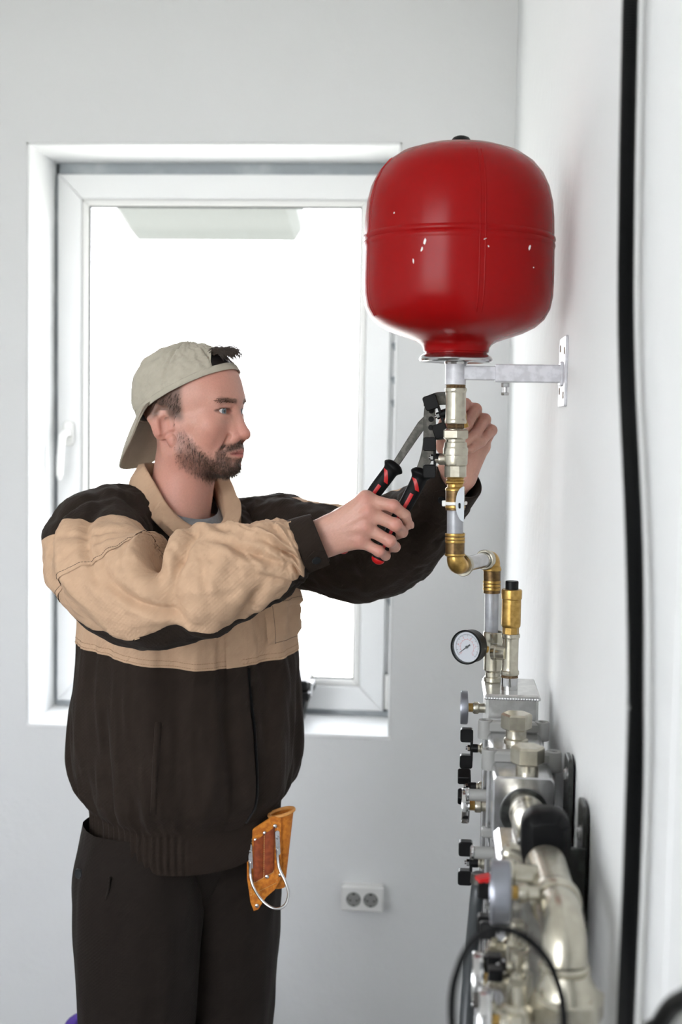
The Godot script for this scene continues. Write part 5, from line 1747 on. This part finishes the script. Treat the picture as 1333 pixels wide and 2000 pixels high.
	stitches(b, sl, 3, 0.0004)
	pobj("stitching", b, M.dark_thread, false).set_meta("kind", "stuff")
	cuff(Vector3(-0.2225, 1.4055, -1.977), Vector3(-0.1875, 1.4205, -1.981), 0.0435, 0.0395, brown, -36.0)
	# ---- left sleeve, behind the pliers
	path = curve([Vector3(-0.400, 1.372, -2.44), Vector3(-0.318, 1.374, -2.43), Vector3(-0.215, 1.366, -2.345), Vector3(-0.118, 1.366, -2.262), Vector3(-0.052, 1.418, -2.200), Vector3(-0.004, 1.467, -2.140), Vector3(0.016, 1.495, -2.112)], N)
	rad = radii([0.074, 0.086, 0.083, 0.080, 0.072, 0.050, 0.040], N)
	folds = [[0.58, 20, 0.03, 0.035, 50, -0.018], [0.52, 20, 0.05, 0.03, 50, 0.010], [0.64, 20, -0.05, 0.03, 50, 0.010], [0.45, 80, 0.12, 0.025, 45, -0.008], [0.56, 120, -0.10, 0.025, 45, 0.009], [0.62, 100, -0.12, 0.022, 40, -0.008], [0.74, 60, 0.10, 0.025, 40, -0.007], [0.80, 100, 0.10, 0.022, 40, 0.007], [0.88, 60, 0.06, 0.020, 40, -0.010]]
	pobj("sleeve_panel", sleeve_patch(path, rad, folds, 0.0, 0.99, 6.0, 262.0, 130, 80, 0.0, 9.0), brown, true, "dark brown underarm panel")
	pobj("sleeve_cap", sleeve_patch(path, rad, folds, 0.0, 0.23, -99.0, 7.0, 40, 44, 0.001, 9.0), brown, true, "dark brown shoulder cap")
	pobj("sleeve", sleeve_patch(path, rad, folds, 0.225, 0.99, -99.0, 7.0, 110, 44, 0.0008, 9.0), beige, true, "beige upper sleeve")
	cuff(Vector3(0.006, 1.481, -2.124), Vector3(0.029, 1.513, -2.097), 0.044, 0.041, brown, -35.0)

# ---------------------------------------------------------------- trousers, shoes
func build_trousers() -> void:
	var cl := cloth(Color(0.115, 0.091, 0.075), 61)
	M.trouser = cl
	var b := MB.new()
	var pts := PackedVector3Array()
	for q in [[0.87, 0.158, 0.124], [0.82, 0.160, 0.114], [0.76, 0.155, 0.098], [0.71, 0.14, 0.082], [0.66, 0.10, 0.06], [0.62, 0.05, 0.03]]:
		for i in 80:
			var a := TAU * i / 80.0
			pts.append(Vector3(-0.474, q[0], -2.33) + RT * (sin(a) * q[1]) + FT * (cos(a) * q[2]))
	b.grid(pts, 80, 6, true, false)
	b.away(0, Vector3(-0.474, 0.75, -2.33))
	pobj("trouser_seat", b, cl)
	for side in [1.0, -1.0]:
		b = MB.new()
		pts = PackedVector3Array()
		var c0: Vector3 = Vector3(-0.474, 0, -2.33) + RT * (0.091 * side)
		var NV := 60
		for j in NV:
			var y := lerpf(0.86, FLOOR + 0.05, j / (NV - 1.0))
			var t := clampf((0.80 - y) / 0.9, 0.0, 1.0)
			var r := lerpf(0.119, 0.085, smoothstep(0.0, 0.9, t)) - 0.020 * smoothstep(0.74, 0.88, y)
			for i in 72:
				var a := TAU * i / 72.0
				var f := 0.006 * cloth_noise.get_noise_3d(cos(a) * 1.6 + side * 5.0, y * 3.0, sin(a) * 1.6) + 0.010 * smoothstep(FLOOR + 0.3, FLOOR + 0.06, y) * cloth_noise.get_noise_3d(cos(a) * 2.0, y * 14.0, sin(a) * 2.0)
				f += 0.006 * exp(-pow(wrapf(a - 0.15 * side, -PI, PI) / 0.10, 2)) * smoothstep(0.8, 0.6, y)
				pts.append(c0 + Vector3(0, y, 0) + RT * (sin(a) * (r + f)) + FT * (cos(a) * (r * 1.05 + f) - 0.004))
		b.grid(pts, 72, NV, true, false)
		b.away(0, c0 + Vector3(0, 0.4, 0))
		pobj("trouser_leg", b, cl)
		b = MB.new()
		var shoe := MB.new()
		var heel: Vector3 = c0 + Vector3(0, FLOOR, 0) - FT * 0.085
		for q in [["shoe", 0.0, 1.0], ["sole", 0.0, 0.25]]:
			shoe = MB.new()
			pts = PackedVector3Array()
			for j in 18:
				var t := j / 17.0
				var w := 0.046 * sqrt(maxf(0.001, sin(PI * clampf(t * 0.96 + 0.02, 0, 1)))) * (1.06 if q[0] == "sole" else 1.0)
				var h := lerpf(0.105, 0.05, smoothstep(0.25, 0.8, t)) if q[0] == "shoe" else 0.022
				for i in 16:
					var a := TAU * i / 16.0
					var yy := maxf(0.0, sin(a)) * h + 0.011 + minf(0.0, sin(a)) * 0.011
					pts.append(heel + FT * (t * 0.285) + RT * (cos(a) * w) + Vector3(0, yy, 0))
			shoe.grid(pts, 16, 18, true, false)
			shoe.close(0)
			pobj(q[0], shoe, M.rubber, true)
	# side pocket edge, its button and the back pocket flap
	b = MB.new()
	var ln := PackedVector3Array()
	for k in 30:
		var t := k / 29.0
		var a := lerpf(1.15, 1.62, t * t)
		ln.append(Vector3(-0.474, lerpf(0.80, 0.66, t), -2.33) + RT * (sin(a) * 0.208) + FT * (cos(a) * 0.150))
	sweep(b, ln, 0.0022, 6)
	pobj("pocket_edge", b, cl, true)
	b = MB.new()
	lathe(b, along(Vector3(-0.6325, 0.786, -2.200), Vector3(-0.672, 0.790, -2.14)), [0.0, 0, 0.0085, 0, 0.0095, 0.002, 0.0085, 0.004, 0.006, 0.003, 0.0, 0.003], 22)
	pobj("button", b, M.button, false, "dark trouser button")

# ---------------------------------------------------------------- leather hammer holder
func build_pouch() -> void:
	var t := thing("tool_pouch", "tan leather tool holder with steel hammer loop hanging at the man's hip", "tool pouch", X(Vector3(-0.305, 0.80, -2.262), Vector3(0, 12, 0)))
	var tan := mottled(Color(0.70, 0.39, 0.08), Color(0.82, 0.51, 0.15), 0.8, 0.0, 14.0, 0.02, 71)
	var brn := mottled(Color(0.48, 0.20, 0.07), Color(0.58, 0.27, 0.10), 0.75, 0.0, 14.0, 0.02, 72)
	bumpy(tan, M.weave, 0.03)
	var b := MB.new()
	var P := func(l: Array) -> PackedVector2Array:
		var o := PackedVector2Array()
		for k in range(0, l.size(), 2):
			o.append(Vector2(l[k], l[k + 1]))
		return o
	extrude(b, X(Vector3(0, 0, -0.004)), P.call([-0.0345, 0.055, 0.012, 0.085, 0.028, 0.080, 0.030, -0.030, 0.018, -0.052, 0.002, -0.066, -0.012, -0.088, -0.020, -0.0905, -0.026, -0.075, -0.033, -0.03]), 0.005, 0.0012)
	var plate := obj("back_plate", b, tan, t, "suede back plate")
	# scabbard behind on the right with its folded rim
	b = MB.new()
	var pts := PackedVector3Array()
	for j in 14:
		var v := j / 13.0
		for i in 28:
			var a := TAU * i / 28.0
			var w := lerpf(0.0165, 0.0225, v)
			pts.append(Vector3(lerpf(0.022, 0.030, v) + cos(a) * w, lerpf(-0.055, 0.084 + 0.006 * cos(a), v), -0.022 + sin(a) * lerpf(0.010, 0.019, v)))
	b.grid(pts, 28, 14, true, false)
	b.close(0)
	var sc := obj("scabbard", b, tan, t, "leather scabbard", true)
	b = MB.new()
	var rim := PackedVector3Array()
	for i in 40:
		var a := TAU * i / 40.0
		rim.append(Vector3(0.030 + cos(a) * 0.0228, 0.085 + 0.006 * cos(a), -0.022 + sin(a) * 0.0193))
	sweep(b, rim, 0.0032, 10, true, false)
	obj("rim", b, mottled(Color(0.80, 0.55, 0.28), Color(0.86, 0.62, 0.36), 0.8, 0.0, 14.0, 0.02, 73), sc, "pale folded rim", true)
	# twin front pockets, stitched down the middle
	b = MB.new()
	pts = PackedVector3Array()
	for j in 12:
		var v := j / 11.0
		for i in 25:
			var u := i / 24.0
			var bulge := 0.0022 + 0.0052 * pow(absf(sin(TAU * u)), 0.7) * lerpf(0.55, 1.0, v)
			if i == 0 or i == 24 or j == 0:
				bulge = 0.0005
			pts.append(Vector3(lerpf(-0.0225, 0.0165, u), lerpf(-0.040 + 0.020 * u, 0.040 + 0.028 * u, v), bulge))
	b.grid(pts, 25, 12)
	b.toward(0, Vector3(0, 0, 1))
	obj("front_pocket", b, brn, t, "reddish brown double pocket", true)
	b = MB.new()
	for l in [[-0.0205, -0.037, -0.0205, 0.038], [0.0145, -0.018, 0.0145, 0.060], [-0.0030, -0.028, -0.0030, 0.050], [-0.0205, -0.037, 0.0145, -0.018], [-0.0255, 0.045, -0.0255, -0.062], [-0.022, -0.058, 0.020, -0.038], [0.0215, 0.065, 0.0215, -0.035]]:
		var line := PackedVector3Array()
		for k in 60:
			line.append(Vector3(lerpf(l[0], l[2], k / 59.0), lerpf(l[1], l[3], k / 59.0), 0.0030 if absf(l[0] + 0.003) < 0.02 else 0.0016))
		stitches(b, line, 2, 0.0005)
	obj("stitching", b, mat(Color(0.85, 0.68, 0.42), 0.8), t).set_meta("kind", "stuff")
	for q in [[-0.0185, 0.042], [-0.002, 0.0545], [0.0165, 0.067], [0.003, -0.0265], [-0.0145, -0.080], [0.0275, -0.024]]:
		b = MB.new()
		lathe(b, X(Vector3(q[0], q[1], 0.0012), Vector3(90, 0, 0)), [0.0040, 0, 0.0036, 0.0015, 0.002, 0.0026, 0.0, 0.003], 16)
		obj("rivet", b, M.zinc, t)
	for q in [[-0.0275, 0.012, 3.0], [0.0215, 0.036, 3.0]]:
		b = MB.new()
		extrude(b, X(Vector3(q[0], q[1], 0.0014), Vector3(0, 0, q[2])), rect(0.0085, 0.046, 0.0035, 4), 0.0022, 0.0006)
		for s in [-0.013, 0.010]:
			lathe(b, X(Vector3(q[0], q[1] + s, 0.0036), Vector3(90, 0, 0)), [0.0034, 0, 0.0030, 0.0012, 0.0, 0.002], 14)
		obj("metal_clip", b, M.zinc, t, "riveted steel clip")
	b = MB.new()
	sweep(b, curve([Vector3(-0.0275, 0.004, 0.004), Vector3(-0.0275, -0.020, 0.006), Vector3(-0.022, -0.040, 0.016), Vector3(-0.006, -0.060, 0.034), Vector3(0.014, -0.070, 0.044), Vector3(0.032, -0.066, 0.042), Vector3(0.040, -0.050, 0.034), Vector3(0.036, -0.032, 0.022), Vector3(0.025, -0.010, 0.010), Vector3(0.0215, 0.010, 0.005), Vector3(0.0215, 0.026, 0.004)], 60), 0.0027, 12)
	obj("hammer_loop", b, M.chrome, t, "bent chrome rod loop", true)

# ---------------------------------------------------------------- mesh builder
class MB:
	var P := PackedVector3Array()
	var U := PackedVector2Array()
	var C := PackedColorArray()
	var I := PackedInt32Array()
	var has_c := false
	func vert(p: Vector3, u := Vector2.ZERO, c := Color.WHITE) -> int:
		P.append(p); U.append(u); C.append(c)
		return P.size() - 1
	func tri(a: int, b: int, c: int) -> void:
		I.append(a); I.append(b); I.append(c)
	func quad(a: int, b: int, c: int, d: int) -> void:
		tri(a, b, c); tri(a, c, d)
	func flip(i0: int) -> void:
		for k in range(i0, I.size(), 3):
			var t := I[k + 1]
			I[k + 1] = I[k + 2]
			I[k + 2] = t
	# front faces run clockwise: the outward normal of a, b, c is (c - a) x (b - a)
	func close(i0: int) -> void:
		var m := Vector3.ZERO
		for k in range(i0, I.size()):
			m += P[I[k]]
		m /= maxf(1.0, I.size() - i0)
		var vol := 0.0
		for k in range(i0, I.size(), 3):
			var a := P[I[k]]
			vol += (a - m).dot((P[I[k + 2]] - a).cross(P[I[k + 1]] - a))
		if vol < 0.0:
			flip(i0)
	func away(i0: int, from: Vector3) -> void:
		var s := 0.0
		for k in range(i0, I.size(), 3):
			var a := P[I[k]]
			s += (a - from).dot((P[I[k + 2]] - a).cross(P[I[k + 1]] - a))
		if s < 0.0:
			flip(i0)
	func toward(i0: int, dir: Vector3) -> void:
		var s := 0.0
		for k in range(i0, I.size(), 3):
			var a := P[I[k]]
			s += dir.dot((P[I[k + 2]] - a).cross(P[I[k + 1]] - a))
		if s < 0.0:
			flip(i0)
	# rows of points: nv rows of nu points
	func grid(pts: PackedVector3Array, nu: int, nv: int, wrap_u := false, wrap_v := false, su := 1.0, sv := 1.0) -> void:
		var at := P.size()
		for j in nv:
			for i in nu:
				vert(pts[j * nu + i], Vector2(su * i / maxf(1, nu - (0 if wrap_u else 1)), sv * j / maxf(1, nv - 1)))
		for j in (nv if wrap_v else nv - 1):
			for i in (nu if wrap_u else nu - 1):
				var i2 := (i + 1) % nu
				var j2 := (j + 1) % nv
				quad(at + j * nu + i, at + j * nu + i2, at + j2 * nu + i2, at + j2 * nu + i)
	func fan(ring: PackedInt32Array) -> void:
		var m := Vector3.ZERO
		for k in ring:
			m += P[k]
		var c := vert(m / ring.size())
		for k in ring.size():
			tri(c, ring[k], ring[(k + 1) % ring.size()])
	func arrays(p: PackedVector3Array, n: PackedVector3Array, u: PackedVector2Array, c: PackedColorArray, i) -> ArrayMesh:
		var a := []
		a.resize(Mesh.ARRAY_MAX)
		a[Mesh.ARRAY_VERTEX] = p
		a[Mesh.ARRAY_NORMAL] = n
		a[Mesh.ARRAY_TEX_UV] = u
		if has_c:
			a[Mesh.ARRAY_COLOR] = c
		if i != null:
			a[Mesh.ARRAY_INDEX] = i
		var m := ArrayMesh.new()
		m.add_surface_from_arrays(Mesh.PRIMITIVE_TRIANGLES, a)
		return m
	func soft() -> ArrayMesh:
		var n := PackedVector3Array()
		n.resize(P.size())
		var same := {}
		var key := PackedInt32Array()
		key.resize(P.size())
		for k in P.size():
			var q := Vector3i((P[k] * 50000.0).round())
			if not same.has(q):
				same[q] = k
			key[k] = same[q]
		for k in range(0, I.size(), 3):
			var a := P[I[k]]
			var f := (P[I[k + 2]] - a).cross(P[I[k + 1]] - a)
			n[key[I[k]]] += f
			n[key[I[k + 1]]] += f
			n[key[I[k + 2]]] += f
		for k in P.size():
			if key[k] == k:
				n[k] = n[k].normalized()
		for k in P.size():
			n[k] = n[key[k]]
		return arrays(P, n, U, C, I)
	func hard(deg := 35.0) -> ArrayMesh:
		var lim := cos(deg_to_rad(deg))
		var fn := PackedVector3Array()
		var fu := PackedVector3Array()
		var at := {}
		var key := []
		for k in range(0, I.size(), 3):
			var a := P[I[k]]
			var f := (P[I[k + 2]] - a).cross(P[I[k + 1]] - a)
			fn.append(f)
			fu.append(f.normalized())
			for e in 3:
				var q := Vector3i((P[I[k + e]] * 50000.0).round())
				if not at.has(q):
					at[q] = PackedInt32Array()
				at[q].append(k / 3)
				key.append(q)
		var p := PackedVector3Array()
		var n := PackedVector3Array()
		var u := PackedVector2Array()
		var c := PackedColorArray()
		for k in I.size():
			var me := fu[k / 3]
			var s := Vector3.ZERO
			for f in at[key[k]]:
				if fu[f].dot(me) > lim:
					s += fn[f]
			p.append(P[I[k]])
			n.append(s.normalized() if s.length_squared() > 0.0 else Vector3.UP)
			u.append(U[I[k]])
			c.append(C[I[k]])
		return arrays(p, n, u, c, null)

# ---------------------------------------------------------------- solid shapes
func X(at: Vector3, rot := Vector3.ZERO) -> Transform3D:
	return Transform3D(Basis.from_euler(rot * PI / 180.0), at)

func along(a: Vector3, b: Vector3, hint := Vector3(0, 0, 1)) -> Transform3D:   # local y runs from a towards b
	var y := (b - a).normalized()
	var x := y.cross(hint)
	if x.length() < 0.01:
		x = y.cross(Vector3(1, 0, 0.1))
	x = x.normalized()
	return Transform3D(Basis(x, y, x.cross(y)), a)

# profile: (radius, height) pairs flattened: r0, y0, r1, y1, ...
func lathe(b: MB, t: Transform3D, prof: Array, seg := 40) -> void:
	var i0 := b.I.size()
	var pts := PackedVector3Array()
	var nv := prof.size() / 2
	for j in nv:
		for i in seg:
			var a := TAU * i / seg
			pts.append(t * Vector3(prof[2 * j] * cos(a), prof[2 * j + 1], prof[2 * j] * sin(a)))
	b.grid(pts, seg, nv, true, false)
	b.close(i0)

func sweep(b: MB, pts: PackedVector3Array, r, seg := 12, closed := false, caps := true, flat := 1.0, up := Vector3.ZERO) -> void:
	var i0 := b.I.size()
	var n := pts.size()
	var ring := PackedVector3Array()
	var x := Vector3.ZERO
	for j in n:
		var d: Vector3
		if closed:
			d = (pts[(j + 1) % n] - pts[(j + n - 1) % n]).normalized()
		else:
			d = (pts[mini(j + 1, n - 1)] - pts[maxi(j - 1, 0)]).normalized()
		if up != Vector3.ZERO:
			x = up
		elif x == Vector3.ZERO:
			x = Vector3(0, 1, 0) if absf(d.y) < 0.8 else Vector3(1, 0, 0)
		x = (x - d * x.dot(d)).normalized()
		var y := d.cross(x)
		var rr: float = r[j] if r is Array or r is PackedFloat32Array else r
		for i in seg:
			var a := TAU * i / seg
			ring.append(pts[j] + x * (rr * cos(a)) + y * (rr * flat * sin(a)))
	var at := b.P.size()
	b.grid(ring, seg, n, true, closed)
	if caps and not closed:
		var r0 := PackedInt32Array()
		var r1 := PackedInt32Array()
		for i in seg:
			r0.append(at + seg - 1 - i)
			r1.append(at + (n - 1) * seg + i)
		b.fan(r0)
		b.fan(r1)
	b.close(i0)

func curve(ctrl: Array, n: int, closed := false) -> PackedVector3Array:   # Catmull-Rom through the points
	var out := PackedVector3Array()
	var m := ctrl.size()
	for k in n:
		var s := float(k) / (n if closed else n - 1) * (m if closed else m - 1)
		var i := mini(int(s), m - 1 if closed else m - 2)
		var t := s - i
		var p0: Vector3 = ctrl[(i + m - 1) % m] if closed else ctrl[maxi(i - 1, 0)]
		var p1: Vector3 = ctrl[i]
		var p2: Vector3 = ctrl[(i + 1) % m]
		var p3: Vector3 = ctrl[(i + 2) % m] if closed else ctrl[mini(i + 2, m - 1)]
		out.append(p1.cubic_interpolate(p2, p0, p3, t))
	return out

func inset(o: PackedVector2Array, d: float) -> PackedVector2Array:
	var out := PackedVector2Array()
	var n := o.size()
	var area := 0.0
	for k in n:
		area += o[k].cross(o[(k + 1) % n])
	var sg := signf(area)
	for k in n:
		var e1 := (o[k] - o[(k + n - 1) % n]).normalized()
		var e2 := (o[(k + 1) % n] - o[k]).normalized()
		var n1 := Vector2(-e1.y, e1.x) * sg
		var n2 := Vector2(-e2.y, e2.x) * sg
		var m := (n1 + n2)
		out.append(o[k] + m * (d / maxf(0.4, 1.0 + n1.dot(n2))))
	return out

# outline in local x, y; runs along local z from 0 to depth
func extrude(b: MB, t: Transform3D, o: PackedVector2Array, depth: float, bev := 0.0) -> void:
	var i0 := b.I.size()
	var n := o.size()
	var rings := [[o, 0.0], [o, depth]] if bev <= 0.0 else [[inset(o, bev), 0.0], [o, bev], [o, depth - bev], [inset(o, bev), depth]]
	var pts := PackedVector3Array()
	for r in rings:
		for q in r[0]:
			pts.append(t * Vector3(q.x, q.y, r[1]))
	var at := b.P.size()
	b.grid(pts, n, rings.size(), true, false)
	var tris := Geometry2D.triangulate_polygon(rings[0][0])
	var last := at + n * (rings.size() - 1)
	var area := 0.0
	for k in n:
		area += o[k].cross(o[(k + 1) % n])
	for k in range(0, tris.size(), 3):
		var q0: Vector2 = rings[0][0][tris[k]]
		var q1: Vector2 = rings[0][0][tris[k + 1]]
		var q2: Vector2 = rings[0][0][tris[k + 2]]
		var w := (q1 - q0).cross(q2 - q0) * area
		var p := tris[k + 1] if w > 0 else tris[k + 2]
		var q := tris[k + 2] if w > 0 else tris[k + 1]
		# the walls run ring 0 -> ring 1 as quad(i, i+1, above i+1, above i); caps follow that winding
		b.tri(at + tris[k], at + q, at + p)
		b.tri(last + tris[k], last + p, last + q)
	b.close(i0)

func rect(w: float, h: float, cut := 0.0, seg := 1) -> PackedVector2Array:
	var o := PackedVector2Array()
	if cut <= 0.0:
		return PackedVector2Array([Vector2(-w / 2, -h / 2), Vector2(w / 2, -h / 2), Vector2(w / 2, h / 2), Vector2(-w / 2, h / 2)])
	for q in [[1, -1, -90], [1, 1, 0], [-1, 1, 90], [-1, -1, 180]]:
		for s in seg + 1:
			var a := deg_to_rad(q[2] + 90.0 * s / seg)
			o.append(Vector2(q[0] * (w / 2 - cut), q[1] * (h / 2 - cut)) + Vector2(cos(a), sin(a)) * cut)
	return o

func ngon(n: int, r: float, turn := 0.0) -> PackedVector2Array:
	var o := PackedVector2Array()
	for k in n:
		o.append(Vector2(r, 0).rotated(TAU * k / n + turn))
	return o

func box(b: MB, t: Transform3D, size: Vector3, bev := 0.0) -> void:   # centred on t
	extrude(b, t * Transform3D(Basis(), Vector3(0, 0, -size.z / 2)), rect(size.x, size.y, bev), size.z, bev)

func hexa(b: MB, t: Transform3D, flats: float, h: float, turn := 0.0) -> void:   # hexagon along local y from 0 to h
	var r := flats / sqrt(3.0)
	extrude(b, t * Transform3D(Basis(Vector3(1, 0, 0), -PI / 2), Vector3.ZERO), ngon(6, r, turn), h, flats * 0.07)

# ---------------------------------------------------------------- nodes
var used := {}

func numbered(called: String, parent: Node) -> String:
	var k := str(parent.get_instance_id()) + called
	used[k] = used.get(k, -1) + 1
	return called if used[k] == 0 else "%s_%03d" % [called, used[k]]

func tag(o: Node3D, label := "", category := "", group := "", kind := "") -> Node3D:
	for m in [["label", label], ["category", category], ["group", group], ["kind", kind]]:
		if m[1] != "":
			o.set_meta(m[0], m[1])
	return o

func thing(called: String, label: String, category: String, t := Transform3D(), group := "") -> Node3D:
	var o := Node3D.new()
	o.name = numbered(called, self)
	add_child(o, true)
	o.transform = t
	tag(o, label, category, group)
	return o

func obj(called: String, mesh, m: Material, parent: Node = self, label := "", soft := false) -> MeshInstance3D:
	var o := MeshInstance3D.new()
	o.name = numbered(called, parent)
	if mesh is MB:
		mesh = mesh.soft() if soft else mesh.hard()
	o.mesh = mesh
	o.material_override = m
	parent.add_child(o, true)
	if label != "":
		o.set_meta("label", label)
	return o

func copy_of(o: Node3D, called: String, label: String, t: Transform3D) -> Node3D:
	var c := o.duplicate()
	c.name = numbered(called, self)
	add_child(c, true)
	c.transform = t
	c.set_meta("label", label)
	return c

# ---------------------------------------------------------------- materials
func mat(c: Color, rough := 0.5, metal := 0.0, spec := 0.5) -> StandardMaterial3D:
	var m := StandardMaterial3D.new()
	m.albedo_color = c
	m.roughness = rough
	m.metallic = metal
	m.metallic_specular = spec
	return m

func noise(freq: float, oct := 4, sd := 1, type := FastNoiseLite.TYPE_SIMPLEX_SMOOTH) -> FastNoiseLite:
	var n := FastNoiseLite.new()
	n.noise_type = type
	n.seed = sd
	n.frequency = freq
	n.fractal_octaves = oct
	return n

func ntex(n: FastNoiseLite, size := 512, ramp: Gradient = null) -> NoiseTexture2D:
	var t := NoiseTexture2D.new()
	t.noise = n
	t.width = size
	t.height = size
	t.seamless = true
	if ramp:
		t.color_ramp = ramp
	return t

func grad(stops: Array) -> Gradient:   # offset, colour, offset, colour ...
	var g := Gradient.new()
	var o := PackedFloat32Array()
	var c := PackedColorArray()
	for k in range(0, stops.size(), 2):
		o.append(stops[k])
		c.append(stops[k + 1])
	g.offsets = o
	g.colors = c
	return g

func mottled(c1: Color, c2: Color, rough: float, metal: float, scale: float, freq := 0.01, sd := 1) -> StandardMaterial3D:
	var m := mat(Color.WHITE, rough, metal)
	m.albedo_texture = ntex(noise(freq, 5, sd), 256, grad([0.3, c1, 0.7, c2]))
	m.uv1_triplanar = true
	m.uv1_scale = Vector3.ONE * scale
	return m

func bumpy(m: StandardMaterial3D, t: Texture2D, cm: float, scale := 0.0) -> StandardMaterial3D:
	m.heightmap_enabled = true
	m.heightmap_texture = t
	m.heightmap_scale = cm
	if scale > 0.0:
		m.uv1_triplanar = true
		m.uv1_scale = Vector3.ONE * scale
	return m

func weave(sd: int, warp := 5) -> ImageTexture:   # twill height map
	var n := 128
	var im := Image.create(n, n, false, Image.FORMAT_L8)
	var rg := RandomNumberGenerator.new()
	rg.seed = sd
	var rows := PackedFloat32Array()
	for k in n:
		rows.append(rg.randf_range(-0.12, 0.12))
	for y in n:
		for x in n:
			var v := 0.5 + 0.35 * sin(TAU * (x + y) / 8.0) + rows[x] + rows[(y * 7) % n] + rg.randf_range(-0.05, 0.05)
			im.set_pixel(x, y, Color(v, v, v))
	return ImageTexture.create_from_image(im)
